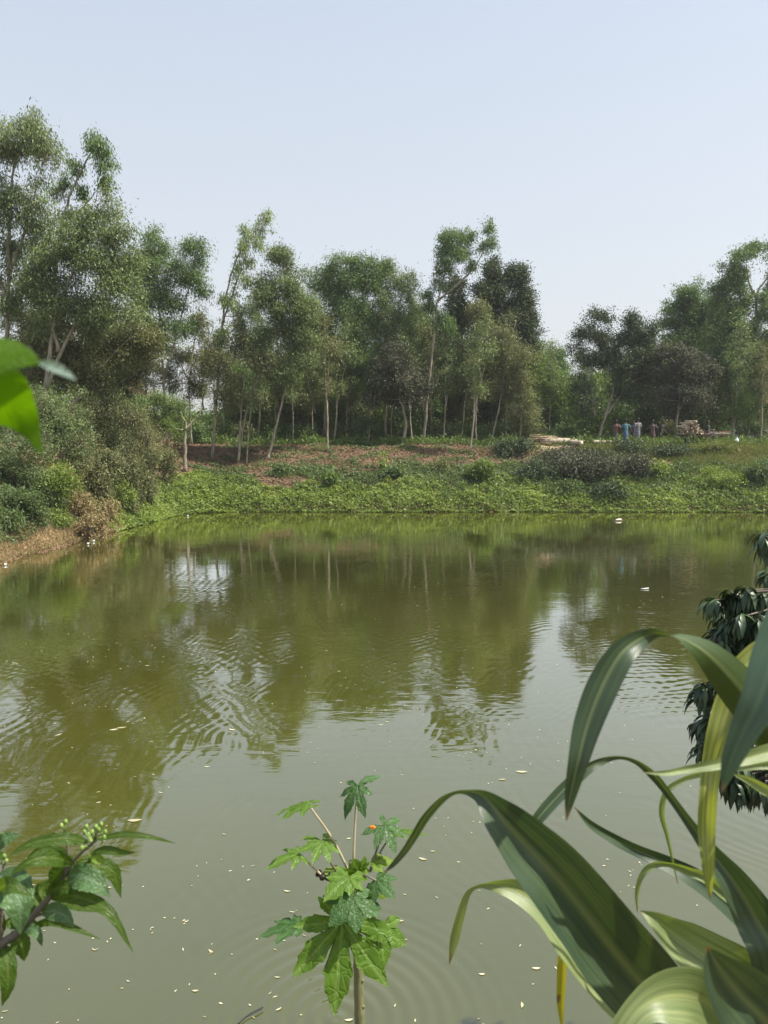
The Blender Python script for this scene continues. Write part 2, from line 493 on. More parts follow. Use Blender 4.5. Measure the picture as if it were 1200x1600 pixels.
    tag(o, 'murky olive green pond water with soft ripples', 'water', kind='structure')

# ------------------------------------------------------------------ vegetation
def catmull(pts, n):
    pts = [np.array(p, float) for p in pts]
    if len(pts) == 2: return [tuple(pts[0] + (pts[1] - pts[0]) * i / n) for i in range(n + 1)]
    q = [2 * pts[0] - pts[1]] + pts + [2 * pts[-1] - pts[-2]]
    out = []
    m = len(pts) - 1
    for i in range(m):
        p0, p1, p2, p3 = q[i:i + 4]
        for k in range(n):
            t = k / n
            out.append(tuple(.5 * ((2 * p1) + (-p0 + p2) * t + (2 * p0 - 5 * p1 + 4 * p2 - p3) * t * t + (-p0 + 3 * p1 - 3 * p2 + p3) * t ** 3)))
    out.append(tuple(pts[-1]))
    return out

def crown_cloud(blobs, L, W, per_m2, csig=.30, per_cluster=22, droop=.5, shell=2.4, seed=0, gap=.0, split=False):
    """leaf clusters filling ellipsoids: blobs = [(centre, rx, ry, rz)]; returns verts, tints, cluster centres per blob"""
    r = np.random.default_rng(1000 + seed)
    V = []; T = []; CC = []
    if split:
        nb = []
        for (c, rx, ry, rz) in blobs:
            for i in range(9):
                d = r.normal(size=3); d /= np.linalg.norm(d)
                q = r.uniform(.30, 1.0)
                f = r.uniform(.20, .50)
                nb.append(((c[0] + d[0] * rx * q, c[1] + d[1] * ry * q, c[2] + d[2] * rz * q), rx * f * .9, ry * f * .9, rz * f * r.uniform(.9, 1.7)))
            if r.random() < .75:
                nb.append(((c[0] + r.uniform(-.6, .6) * rx, c[1] + r.uniform(-.4, .4) * ry, c[2] + rz * r.uniform(.75, 1.1)), rx * .16, ry * .16, rz * r.uniform(.3, .5)))
            else:
                nb.append(((c[0] + r.uniform(-1, 1) * rx, c[1], c[2] - rz * .6), rx * .2, ry * .2, rz * .3))
        blobs = nb
    for (c, rx, ry, rz) in blobs:
        area = math.pi * rx * rz
        ncl = max(3, int(area * per_m2 * (1.55 if split else 1.35) / per_cluster))
        d = unit(r.normal(size=(ncl, 3)))
        rad = r.random(ncl) ** (1 / shell)
        rad *= 1 + .20 * r.normal(size=ncl)
        pos = np.array(c) + d * rad[:, None] * np.array([rx, ry, rz]) * .92
        CC.append(pos)
        nl = r.integers(int(per_cluster * .55), int(per_cluster * 1.45) + 1, ncl)
        cs = csig * r.uniform(.6, 1.35, ncl)
        idx = np.repeat(np.arange(ncl), nl)
        k = len(idx)
        off = r.normal(size=(k, 3)) * cs[idx][:, None] * np.array([1, 1, .75])
        C = pos[idx] + off
        C[:, 2] -= droop * .35 * np.abs(off[:, 0])
        A = unit(r.normal(size=(k, 3))) * (1 - droop) + np.array([0, 0, -1.0]) * droop + unit(off + 1e-4) * .35
        Nn = r.normal(size=(k, 3)) + np.array([0, -.1, .9]) * (1 - droop)
        l = L * r.uniform(.6, 1.3, k); ww = W * r.uniform(.6, 1.3, k)
        V.append(leaf_quads(C, A, l, ww, Nn))
        ct = r.random(ncl)
        T.append(np.clip(.72 * ct[idx] + .28 * r.random(k), 0, 1))
    return np.concatenate(V), np.concatenate(T), CC

TREE_SEED = [0]
def tree(name, label, cat, D, trunks, blobs, mat='euc', bark='barkpale', r0=.11, L=.25, W=.065, per=330, csig=.30,
         droop=.5, ydepth=.8, group=None, pc=22, ground_py=690, twigs=True, fork=True, crown='crown', spread=.5):
    TREE_SEED[0] += 1
    sd_ = TREE_SEED[0]
    rr = random.Random(sd_ * 7 + 3)
    s = mpp(D)
    wtr = []
    for tr in trunks:
        pts = [P(t[0], t[1], D + (t[2] if len(t) > 2 else 0)) for t in tr]
        wtr.append(pts)
    base = wtr[0][0].copy() if wtr else P(blobs[0][0], ground_py, D)
    base.z = hz(base.x, base.y)
    root = empty(name, base, label, cat, group)
    mb = MB()
    samp = []
    for i, pts in enumerate(wtr):
        if i == 0 or not fork or abs(trunks[i][0][1] - trunks[0][0][1]) < 25:
            pts[0].z = hz(pts[0].x, pts[0].y) - .08
        cp = catmull([tuple(p) for p in pts], 6)
        m = len(cp)
        k0 = r0 * (1 if i == 0 else .7)
        rad = [max(.018, k0 * (1 - .82 * j / (m - 1))) for j in range(m)]
        rad[0] *= 1.35
        cp = [(p[0] + rr.uniform(-.03, .03), p[1] + rr.uniform(-.03, .03), p[2]) for p in cp]
        mb.tube(cp, rad, 7)
        samp += [(Vector(p), rad[j]) for j, p in enumerate(cp)]
    wb = []
    for b in blobs:
        dd = b[4] if len(b) > 4 else rr.uniform(-1, 1) * spread
        c = P(b[0], b[1], D + dd)
        s2 = mpp(D + dd)
        wb.append((tuple(c), b[2] * s2, max(.35, ydepth * (b[2] + b[3]) * .5 * s2), b[3] * s2))
    V, T, CC = crown_cloud(wb, L * .72, W * .74, per * 1.45, csig * .85, pc, droop, seed=sd_, split=True)
    CC = [np.concatenate(CC[i * 10:i * 10 + 10]) for i in range(len(wb))]
    tm = MB()
    for (c, rx, ry, rz), pos in zip(wb, CC):
        c = Vector(c)
        best = None
        for p, r_ in samp:
            if p.z > c.z + .1: continue
            q = (p - c).length + .5 * max(0, p.z - (c.z - .6 * rz))
            if best is None or q < best[0]: best = (q, p, r_)
        if best is None:
            best = (0, Vector((c.x, c.y, hz(c.x, c.y) - .05)), .05)
        p, r_ = best[1], min(best[2] * .6, .05)
        mid = (p + c) * .5 + Vector((rr.uniform(-.2, .2), rr.uniform(-.2, .2), -.08 * (p - c).length))
        if (p - c).length > .15:
            mb.tube(catmull([tuple(p), tuple(mid), tuple(c)], 3), [r_, r_ * .85, r_ * .75, r_ * .65, r_ * .55, r_ * .45, r_ * .38], 5)
        if twigs:
            for q in pos[::2]:
                q = Vector(q)
                mm = c.lerp(q, .5) + Vector((rr.uniform(-.1, .1), rr.uniform(-.1, .1), rr.uniform(-.02, .12)))
                mb.tube([c.lerp(p, .1), mm, q], [r_ * .35 + .004, .010, .005], 3, cap=False)
    mb.build('trunk', M[bark], root)
    me = np_mesh(crown, V, 4, T)
    link_mesh(crown, me, M[mat], root)
    return root

def copy_tree(o, loc, rz=0, scale=1.0, label=None):
    bpy.context.view_layer.update()
    c = o.copy(); col.objects.link(c)
    c.location = loc; c.rotation_euler = (0, 0, rz); c.scale = (scale, scale, scale)
    if label: c['label'] = label
    for ch in o.children:
        k = ch.copy(); col.objects.link(k); k.parent = c; k.matrix_parent_inverse = ch.matrix_parent_inverse.copy()
    return c

build_terrain()
build_water()

# ---- the trees on the left bank
tree('tall_tree', 'tallest slender tree at the left edge with airy crown high in the sky', 'tree', 35,
     [[(14, 730), (10, 600), (13, 430), (16, 310), (30, 220)], [(13, 430), (40, 360), (60, 280)], [(12, 470), (-12, 400), (-18, 330)]],
     [(45, 205, 44, 30), (22, 245, 42, 36), (70, 250, 24, 42), (60, 320, 34, 32), (10, 310, 28, 40), (74, 385, 26, 28), (28, 400, 34, 30), (52, 355, 30, 25), (-14, 260, 30, 60), (16, 470, 24, 30), (-20, 420, 30, 50), (60, 440, 30, 26)],
     mat='euc', r0=.15, per=290, L=.24, droop=.6)
tree('leaning_tree', 'slender leaning tree with one dense drooping tuft at its top, left', 'tree', 37,
     [[(70, 730), (74, 560), (88, 400), (105, 320), (130, 260), (152, 225)], [(92, 380), (125, 330), (150, 300)]],
     [(155, 232, 20, 20), (163, 258, 12, 26), (165, 288, 9, 14), (145, 222, 10, 10), (118, 262, 12, 12), (98, 300, 14, 20), (108, 340, 14, 12), (128, 300, 8, 10)],
     mat='acacia', r0=.12, per=310, droop=.75, csig=.2)
tree('broad_tree', 'broad rounded grey green tree with pale leaning boughs on left bank', 'tree', 34,
     [[(62, 760), (70, 610), (88, 490), (112, 430), (130, 370)], [(70, 610), (110, 520), (150, 455), (172, 440)], [(92, 550), (75, 480), (80, 440)]],
     [(150, 338, 38, 30), (128, 372, 40, 34), (172, 372, 34, 40), (100, 405, 40, 34), (145, 420, 50, 38), (185, 430, 30, 40), (80, 450, 38, 36), (120, 470, 50, 38), (170, 480, 48, 38), (100, 510, 48, 32), (205, 400, 16, 26), (60, 410, 24, 22)],
     mat='euc', r0=.13, per=370, L=.23, droop=.45)
tree('spreading_tree', 'dark spreading tree in the middle of the thick left bank growth', 'tree', 36,
     [[(105, 745), (110, 650), (128, 590), (150, 540)], [(112, 640), (170, 560), (215, 520)]],
     [(60, 545, 54, 38), (120, 555, 50, 36), (175, 535, 45, 36), (225, 525, 30, 40), (200, 560, 36, 26), (90, 590, 50, 32), (30, 590, 45, 40), (150, 600, 40, 28)],
     mat='olive', r0=.12, per=380, L=.23, droop=.3)
tree('slender_tree', 'slender twin topped tree right of the broad left tree', 'tree', 46,
     [[(262, 715), (256, 600), (250, 500), (243, 400), (240, 360)], [(256, 590), (285, 490), (306, 400)]],
     [(240, 368, 17, 16), (246, 396, 30, 22), (228, 425, 24, 30), (262, 425, 28, 26), (300, 388, 22, 14), (312, 408, 14, 24), (290, 425, 22, 28), (262, 465, 36, 26), (312, 450, 16, 20), (245, 520, 26, 26), (285, 510, 24, 20), (220, 470, 18, 28)],
     mat='acacia', r0=.10, per=300, droop=.5)
tree('slender_tree', 'thin bare stemmed tree with brownish sparse leaves behind the water reflection gap', 'tree', 48,
     [[(300, 700), (296, 600), (306, 520), (312, 470)], [(296, 600), (280, 560), (270, 520)]],
     [(310, 500, 20, 30), (285, 560, 24, 26), (325, 560, 22, 30), (300, 600, 26, 24), (262, 590, 18, 22)],
     mat='olive', r0=.07, per=190, droop=.3)
tree('wispy_tree', 'very thin wispy tree bending right with pale tufts against the sky', 'tree', 45.4,
     [[(331, 735), (340, 600), (346, 520), (356, 450), (372, 400), (398, 362), (418, 335)], [(348, 505), (370, 440), (385, 395)]],
     [(416, 342, 11, 13), (410, 362, 16, 12), (398, 378, 15, 12), (382, 366, 9, 12), (378, 388, 13, 14), (388, 410, 14, 16), (368, 420, 9, 18), (384, 438, 10, 14), (356, 470, 14, 22), (372, 490, 14, 22), (345, 520, 12, 20)],
     mat='euc_light', r0=.085, per=210, csig=.2, droop=.7, pc=14)
tree('young_tree', 'young tree with olive leaves between two thin pale stems left of centre', 'tree', 45,
     [[(372, 735), (376, 650), (384, 580), (400, 520)], [(385, 730), (392, 640), (408, 560)]],
     [(380, 540, 26, 30), (350, 575, 26, 30), (405, 570, 26, 30), (360, 620, 28, 24), (395, 620, 26, 22), (335, 545, 16, 26)],
     mat='olive', r0=.07, per=210, droop=.35)
tree('leaning_tree', 'leaning pale trunked tree with tall grey green crown left of centre', 'tree', 45.6,
     [[(418, 735), (428, 680), (445, 610), (462, 550), (470, 490)], [(372, 735), (384, 650), (410, 560), (440, 490), (447, 410)]],
     [(440, 398, 22, 14), (448, 420, 26, 22), (420, 445, 22, 26), (460, 455, 34, 28), (430, 480, 42, 26), (478, 490, 34, 34), (425, 520, 42, 32), (475, 545, 38, 32), (410, 470, 20, 26), (440, 575, 44, 28)],
     mat='euc', r0=.10, per=330, droop=.4)
tree('tall_tree', 'middle tree with full crown of mixed green between the two leaning trees', 'tree', 52,
     [[(506, 692), (510, 620), (520, 540), (534, 470), (545, 420)], [(515, 580), (550, 510), (580, 440)]],
     [(546, 410, 30, 14), (524, 430, 28, 24), (558, 440, 34, 26), (592, 418, 24, 16), (580, 442, 26, 22), (504, 450, 22, 24), (535, 475, 44, 28), (578, 485, 36, 28), (500, 500, 30, 32), (545, 525, 44, 30), (515, 560, 38, 30), (565, 565, 38, 30)],
     mat='acacia', r0=.11, per=350, droop=.35)
tree('tall_tree', 'tree with loose airy top just left of the dark tree row', 'tree', 52,
     [[(602, 692), (603, 600), (612, 520), (620, 440)], [(606, 560), (635, 500), (645, 460)]],
     [(610, 420, 14, 14), (622, 440, 22, 16), (640, 455, 18, 22), (612, 465, 24, 20), (645, 485, 14, 18), (625, 500, 26, 26), (600, 520, 26, 28), (642, 525, 22, 22), (590, 560, 34, 32), (575, 600, 34, 30)],
     mat='euc', r0=.10, per=270, droop=.4)
tree('dark_tree', 'dull dark leaved tree with crooked S shaped pale trunk', 'tree', 49,
     [[(627, 694), (634, 665), (630, 640), (624, 620), (622, 585)]],
     [(620, 560, 26, 22), (600, 590, 30, 26), (645, 590, 32, 26), (620, 610, 40, 22), (660, 615, 24, 20), (585, 615, 20, 18)],
     mat='purple', r0=.13, per=310, droop=.2, W=.09, L=.2)
tree('tall_tree', 'tall tree with pale trunk and two tufts high above the row', 'tree', 50,
     [[(662, 694), (668, 620), (679, 520), (684, 470), (698, 420), (712, 380)], [(684, 470), (730, 430), (752, 400), (766, 360)]],
     [(705, 366, 22, 12), (725, 372, 18, 14), (700, 388, 26, 16), (724, 398, 22, 16), (696, 412, 22, 14), (765, 358, 8, 12), (768, 378, 6, 14), (755, 388, 10, 10), (686, 438, 16, 14), (735, 415, 12, 10), (672, 470, 16, 16), (690, 500, 22, 22)],
     mat='acacia', r0=.11, per=330, csig=.22, droop=.5)
tree('dark_tree', 'large dark dense tree with rounded top right of centre', 'tree', 55,
     [[(792, 694), (790, 620), (788, 540), (795, 470)], [(790, 600), (820, 530), (830, 480)], [(789, 590), (745, 530), (735, 480)]],
     [(785, 432, 34, 22), (812, 445, 24, 24), (760, 455, 32, 28), (820, 480, 22, 28), (788, 480, 38, 30), (745, 490, 34, 30), (775, 525, 46, 32), (815, 520, 26, 26), (735, 540, 38, 32), (832, 500, 10, 14), (826, 545, 22, 18), (790, 570, 44, 30), (715, 490, 24, 28), (710, 450, 22, 20)],
     mat='dark', bark='barkdark', r0=.19, per=400, droop=.2, W=.10, L=.22)
tree('slender_tree', 'olive tree with two thin pale trunks in front of the large dark tree', 'tree', 51,
     [[(766, 695), (779, 640), (790, 570), (806, 500)], [(720, 695), (728, 620), (740, 560), (760, 500)], [(812, 695), (818, 600), (828, 540)]],
     [(750, 500, 30, 28), (790, 520, 30, 28), (730, 545, 30, 28), (775, 560, 40, 26), (815, 560, 26, 30), (745, 600, 40, 30), (795, 610, 40, 28), (820, 640, 26, 26)],
     mat='olive', r0=.075, per=230, droop=.3)
tree('dense_tree', 'dense grey green tree filling the gap left of the tall pale trunk', 'tree', 57,
     [[(690, 694), (694, 600), (696, 520)]],
     [(690, 520, 34, 34), (665, 555, 32, 34), (705, 575, 36, 34), (660, 610, 34, 30), (700, 630, 36, 26), (650, 500, 20, 22)],
     mat='acacia', r0=.12, per=340, droop=.3)
tree('dense_tree', 'thick dark green tree standing behind the leaning pale trunks', 'tree', 60,
     [[(470, 692), (474, 620), (480, 560)]],
     [(470, 560, 44, 34), (440, 600, 44, 34), (500, 600, 44, 34), (400, 560, 34, 40), (530, 615, 34, 32), (380, 610, 34, 34)],
     mat='euc', bark='barkdark', r0=.12, per=300, droop=.25)
tree('bright_tree', 'sunlit yellow green tree at the right end of the long row', 'tree', 62,
     [[(846, 692), (845, 640), (842, 590)]],
     [(838, 572, 26, 20), (852, 595, 28, 22), (825, 600, 26, 26), (868, 615, 22, 22), (845, 630, 34, 22), (815, 640, 28, 22), (872, 645, 22, 18)],
     mat='bright', bark='barkdark', r0=.13, per=360, droop=.1, W=.10, L=.2)
tree('round_tree', 'small mid green treetop beside the patch of open sky', 'tree', 70,
     [[(866, 692), (867, 620), (868, 570)]],
     [(862, 556, 18, 16), (876, 570, 14, 22), (850, 575, 16, 18), (876, 600, 12, 16)],
     mat='acacia', bark='barkdark', r0=.12, per=330, droop=.2, W=.1)
for (px, D, mt, r_, lab) in [
        (392, 55, 'acacia', 34, 'low bushy tree behind the leaning pale trunk'),
        (452, 54, 'olive', 32, 'low bushy tree between the two leaning pale trunks'),
        (500, 55, 'bright', 26, 'light green low bushy tree left of the middle tree trunk'),
        (548, 54, 'euc', 34, 'low bushy tree right of the middle tree trunk'),
        (584, 55, 'bright', 24, 'light green low bushy tree left of the crooked S trunk'),
        (660, 54, 'acacia', 32, 'low bushy tree beside the crooked S trunk'),
        (712, 55, 'olive', 30, 'low bushy tree behind the tall pale trunk'),
        (762, 56, 'dark', 34, 'low dark bushy tree beneath the large dark tree'),
        (815, 54, 'euc', 28, 'low bushy tree at the foot of the sunlit tree'),
        (870, 57, 'bright', 26, 'low fresh green bushy tree left of the forked tree'),
        (900, 57, 'acacia', 24, 'low bushy tree under the patch of open sky'),
        (985, 57, 'acacia', 32, 'low bushy tree behind the standing people'),
        (1030, 58, 'dark', 30, 'low dark bushy tree behind the striped shawl person')]:
    tree('bushy_tree', lab, 'tree', D, [[(px, 694), (px + 3, 660), (px - 2, 630)]],
         [(px - .5 * r_, 650, .7 * r_, 22), (px + .5 * r_, 640, .7 * r_, 24), (px, 612, .8 * r_, 22), (px + .3 * r_, 670, .7 * r_, 14), (px - .3 * r_, 590, .4 * r_, 16)],
         mat=mt, bark='barkdark', r0=.06, per=260, droop=.3, W=.08)
for (px, D, top, mt, wd, lab) in [
        (395, 61, 470, 'euc', 32, 'second row tree left of the leaning pale trunked tree'),
        (482, 61, 462, 'acacia', 32, 'second row tree left of the middle tree'),
        (598, 60, 470, 'olive', 36, 'second row tree behind the loose airy tree'),
        (655, 61, 475, 'euc', 34, 'second row tree left of the tall two tufted tree'),
        (700, 62, 500, 'acacia', 34, 'second row tree hidden by the tall pale trunk'),
        (225, 48, 470, 'euc', 34, 'second row tree right of the broad left tree'),
        (170, 46, 500, 'acacia', 40, 'second row tree behind the broad left tree'),
        (35, 43, 440, 'euc', 44, 'second row tree behind the tallest left tree'),
        (1015, 61, 530, 'acacia', 34, 'second row tree between the forked tree and the dark brown tree'),
        (1120, 64, 470, 'acacia', 36, 'second row tree left of the biggest right tree')]:
    tree('tall_tree', lab, 'tree', D, [[(px, 693), (px + 4, 620), (px - 3, top + 50), (px + 2, top + 15)]],
         [(px, top + 14, .5 * wd, 18), (px - .5 * wd, top + 45, .6 * wd, 24), (px + .5 * wd, top + 52, .6 * wd, 24), (px, top + 85, .9 * wd, 28), (px - .3 * wd, top + 125, .7 * wd, 26)],
         mat=mt, bark='barkdark', r0=.10, per=280, droop=.35)
# ---- right of the gap
tree('forked_tree', 'open dark leaved tree whose pale trunk leans right behind the felled logs', 'tree', 52,
     [[(934, 694), (944, 655), (958, 610), (960, 560)], [(930, 650), (924, 600), (927, 550), (935, 510)], [(946, 650), (985, 600), (1010, 588)]],
     [(940, 498, 26, 14), (912, 525, 20, 16), (940, 525, 28, 20), (905, 552, 18, 16), (968, 540, 26, 24), (932, 560, 28, 20), (985, 505, 18, 16), (990, 530, 26, 22), (1018, 520, 16, 14), (1010, 550, 28, 22), (970, 575, 34, 22), (912, 600, 16, 18), (1010, 588, 30, 20), (980, 610, 26, 14), (915, 630, 14, 20)],
     mat='dark', r0=.12, per=300, droop=.2, W=.09, L=.21)
tree('tall_tree', 'leafy mid green tree between the forked tree and the big right tree', 'tree', 60,
     [[(1085, 694), (1082, 600), (1084, 520), (1082, 470)]],
     [(1078, 458, 26, 16), (1056, 478, 22, 16), (1090, 480, 28, 20), (1050, 500, 14, 14), (1075, 508, 34, 22), (1105, 500, 26, 26), (1060, 535, 34, 22), (1110, 540, 34, 28)],
     mat='acacia', r0=.13, per=350, droop=.2, W=.09)
tree('dark_tree', 'low dark brown green tree over the loaded cart', 'tree', 52,
     [[(1057, 694), (1058, 655), (1062, 620), (1060, 580)], [(1060, 640), (1090, 610), (1100, 590)]],
     [(1050, 555, 38, 22), (1030, 580, 26, 24), (1075, 575, 38, 26), (1098, 590, 28, 24), (1050, 605, 36, 24), (1090, 620, 32, 22), (1020, 615, 20, 20), (1062, 632, 34, 14)],
     mat='purple', r0=.12, per=360, droop=.2, W=.09, L=.2)
tree('big_tree', 'biggest tree at the right edge with branching top above the others', 'tree', 56,
     [[(1185, 694), (1188, 620), (1186, 540), (1182, 465), (1195, 440), (1208, 420)], [(1183, 468), (1170, 440), (1165, 410)], [(1186, 540), (1145, 490), (1130, 470)], [(1187, 600), (1220, 520), (1230, 450)]],
     [(1160, 398, 18, 12), (1182, 388, 20, 10), (1205, 395, 18, 16), (1148, 415, 18, 14), (1135, 440, 20, 14), (1155, 448, 26, 18), (1120, 462, 22, 16), (1150, 480, 34, 24), (1190, 490, 26, 26), (1130, 500, 28, 26), (1170, 530, 40, 30), (1125, 545, 30, 28), (1150, 580, 40, 30), (1195, 580, 30, 36), (1225, 430, 24, 40), (1225, 520, 30, 50), (1185, 625, 34, 20)],
     mat='acacia', r0=.17, per=370, droop=.2, W=.09)
tree('small_tree', 'small fresh green tree under the big right tree with two thin trunks', 'tree', 53,
     [[(1168, 694), (1170, 665), (1166, 645)], [(1152, 694), (1154, 670), (1160, 650)]],
     [(1164, 628, 16, 12), (1150, 640, 14, 10), (1176, 640, 14, 12), (1165, 650, 20, 8)],
     mat='bright', bark='barkdark', r0=.09, per=300, droop=.2, W=.08, L=.2)
tree('dark_tree', 'dark green tree standing behind the loaded cart and small fresh tree', 'tree', 61,
     [[(1128, 694), (1128, 640), (1125, 600)]],
     [(1120, 600, 34, 32), (1140, 640, 30, 26), (1105, 645, 30, 26), (1165, 610, 28, 30), (1195, 655, 22, 20), (1080, 655, 26, 22)],
     mat='dark', bark='barkdark', r0=.14, per=360, droop=.2, W=.09)
# ---- nearer growth of the left bank
tree('small_tree', 'small tree by the near left shore with three brown stems', 'tree', 28.6,
     [[(6, 822), (14, 770), (28, 720)], [(16, 820), (34, 765), (48, 725)], [(2, 820), (-4, 760), (-10, 700)]],
     [(30, 700, 40, 32), (60, 690, 30, 30), (8, 730, 34, 30), (45, 735, 34, 26), (-20, 690, 34, 50)],
     mat='euc', bark='barkdark', r0=.075, per=330, L=.15, W=.045, csig=.2, droop=.35)
tree('dense_tree', 'thick low olive tree beneath the tallest left tree', 'tree', 32,
     [[(90, 745), (96, 700), (86, 650)]],
     [(60, 640, 48, 34), (105, 650, 42, 34), (20, 640, 40, 36), (80, 690, 48, 30), (125, 690, 28, 26), (-20, 620, 40, 60)],
     mat='euc', bark='drytwig', r0=.10, per=400, L=.17, W=.05, csig=.24, droop=.4)
tree('dense_tree', 'grey green bushy tree drooping toward the bright creeper bank', 'tree', 36,
     [[(196, 745), (198, 690), (185, 640)]],
     [(165, 640, 36, 28), (205, 660, 32, 28), (160, 680, 34, 30), (210, 700, 32, 26), (180, 720, 36, 22), (235, 690, 18, 22), (150, 640, 40, 28)],
     mat='olive', bark='barkdark', r0=.08, per=380, L=.17, W=.045, csig=.24, droop=.55)
tree('round_tree', 'small round fresh green tree on short trunk before the brown slope', 'tree', 43,
     [[(289, 732), (289, 690), (290, 662), (282, 645)], [(289, 672), (305, 655), (315, 640)]],
     [(250, 625, 20, 14), (268, 635, 26, 18), (240, 648, 22, 20), (278, 655, 18, 14), (255, 662, 22, 12)],
     mat='bright', r0=.12, per=400, L=.17, W=.06, csig=.22, droop=.3)
tree('dry_shrub', 'leafless brown dry tangle of vines left of the brown slope', 'shrub', 38,
     [[(238, 735), (232, 700), (236, 670)]],
     [(235, 675, 28, 18), (262, 690, 22, 16), (215, 610, 24, 12), (245, 705, 20, 12)],
     mat='drybush', bark='drytwig', r0=.05, per=90, L=.14, W=.03, csig=.25, droop=.6, ground_py=740, pc=8)

def shrub(name, label, px, py, D, rx, ry, mat, L=.12, W=.06, per=600, cat='shrub', group=None, droop=.15, csig=.16, n=5, pc=18, bark='barkdark', stems=4):
    """many-stemmed low plant rooted on the ground under (px, py)"""
    TREE_SEED[0] += 1
    rr = random.Random(TREE_SEED[0] * 13)
    c = P(px, py, D); s = mpp(D)
    g = hz(c.x, c.y)
    root = empty(name, (c.x, c.y, g), label, cat, group)
    RX, RZ = rx * s, ry * s
    zc = max(c.z, g + RZ * .55)
    bl = []
    for i in range(n):
        a = rr.uniform(-1, 1); b = rr.uniform(-.6, .6)
        bl.append(((c.x + a * RX * .6, c.y + rr.uniform(-.5, .5) * RX * .6, zc + b * RZ), RX * rr.uniform(.4, .6), RX * .5, RZ * rr.uniform(.4, .62)))
    low = zc - RZ * .8
    while low > g + .15:
        for i in range(2):
            bl.append(((c.x + rr.uniform(-.6, .6) * RX, c.y + rr.uniform(-.3, .3) * RX, low), RX * rr.uniform(.4, .6), RX * .4, RZ * .5))
        low -= RZ * .7
    V, T, CC = crown_cloud(bl, L, W, per, csig, pc, droop, seed=TREE_SEED[0])
    mb = MB()
    for (bc, a1, a2, a3), pos in zip(bl, CC):
        b0 = Vector((c.x + rr.uniform(-.15, .15) * RX, c.y + rr.uniform(-.1, .1), g - .05))
        bc = Vector(bc)
        mb.tube([b0, b0.lerp(bc, .5) + Vector((rr.uniform(-.1, .1), 0, .05)), bc], [.03, .022, .014], 5)
        for q in pos[::4]:
            q = Vector(q); mb.tube([bc, q], [.010, .004], 3, cap=False)
    mb.build('stem', M[bark], root)
    link_mesh('foliage', np_mesh('foliage', V, 4, T), M[mat], root)
    return root

shrub('shrub', 'yellow green rounded shrub above the sandy left shore', 78, 762, 29.3, 46, 36, 'creeper', L=.11, W=.05, per=700, n=8)
shrub('shrub', 'dark green low shrub by the sandy shore at the left edge', 26, 812, 27.3, 46, 24, 'creeper_dark', L=.09, W=.05, per=800, n=8)
shrub('shrub', 'pale yellowish shrub between the green and dry bushes', 112, 720, 32.0, 34, 28, 'olive', L=.12, W=.05, per=520, n=6)
shrub('dry_shrub', 'dry brown leafed bush above the left shore', 134, 782, 30.6, 24, 22, 'drybush', L=.13, W=.06, per=430, n=7, bark='drytwig', droop=.4)
shrub('dry_shrub', 'low dry bush with curled leaves beside the shore litter', 158, 806, 30.5, 26, 14, 'drybush', L=.12, W=.06, per=420, n=5, bark='drytwig')
shrub('dry_shrub', 'dry reddish bush right under the leaning left trees', 118, 740, 32.6, 24, 16, 'drybush', L=.12, W=.05, per=330, n=5, bark='drytwig')
shrub('shrub', 'grey green shrub hanging over the bright creeper patch', 200, 735, 35, 34, 24, 'olive', L=.14, W=.04, per=600, n=6, droop=.5)
shrub('shrub', 'soft olive shrub between the creeper patch and the brown slope', 232, 722, 37, 24, 22, 'olive', L=.13, W=.04, per=480, n=5, droop=.5)
shrub('leafy_sapling', 'fresh large leaved sapling standing alone on the far bank', 513, 745, 42, 12, 26, 'bright', L=.20, W=.11, per=420, n=5, cat='sapling')
shrub('shrub', 'bright green bush on the far bank below the thin leaning stem', 752, 737, 42.6, 30, 17, 'bright', L=.17, W=.09, per=520, n=6)
shrub('shrub', 'spindly shrub on the far bank right of the bare earth', 597, 730, 43.4, 9, 20, 'creeper', L=.17, W=.07, per=350, n=4)
shrub('shrub', 'broad leafed low shrub beside the spindly shrub on the far bank', 612, 742, 42.6, 20, 14, 'creeper_dark', L=.16, W=.09, per=520, n=5)
shrub('shrub', 'dull low bush in the middle of the far bank slope', 688, 732, 44, 24, 15, 'olive', L=.14, W=.06, per=380, n=6)
shrub('shrub', 'dark low bush below the leaning pale trunk', 440, 740, 43.2, 30, 12, 'creeper_dark', L=.14, W=.07, per=460, n=6)
shrub('shrub', 'fresh green bush on the right half of the far bank', 1022, 745, 42.8, 30, 18, 'creeper', L=.16, W=.08, per=560, n=6)
shrub('shrub', 'green mounded bush at the right end of the far bank', 1120, 755, 42, 44, 18, 'creeper', L=.14, W=.07, per=560, n=8)
shrub('shrub', 'dark bush sloping to the water at the right edge', 1185, 745, 42, 32, 26, 'creeper_dark', L=.14, W=.07, per=560, n=7)
shrub('shrub', 'yellowish scrub at the bank top beneath the cart', 1110, 712, 46.5, 44, 9, 'grass', L=.16, W=.05, per=520, n=7)
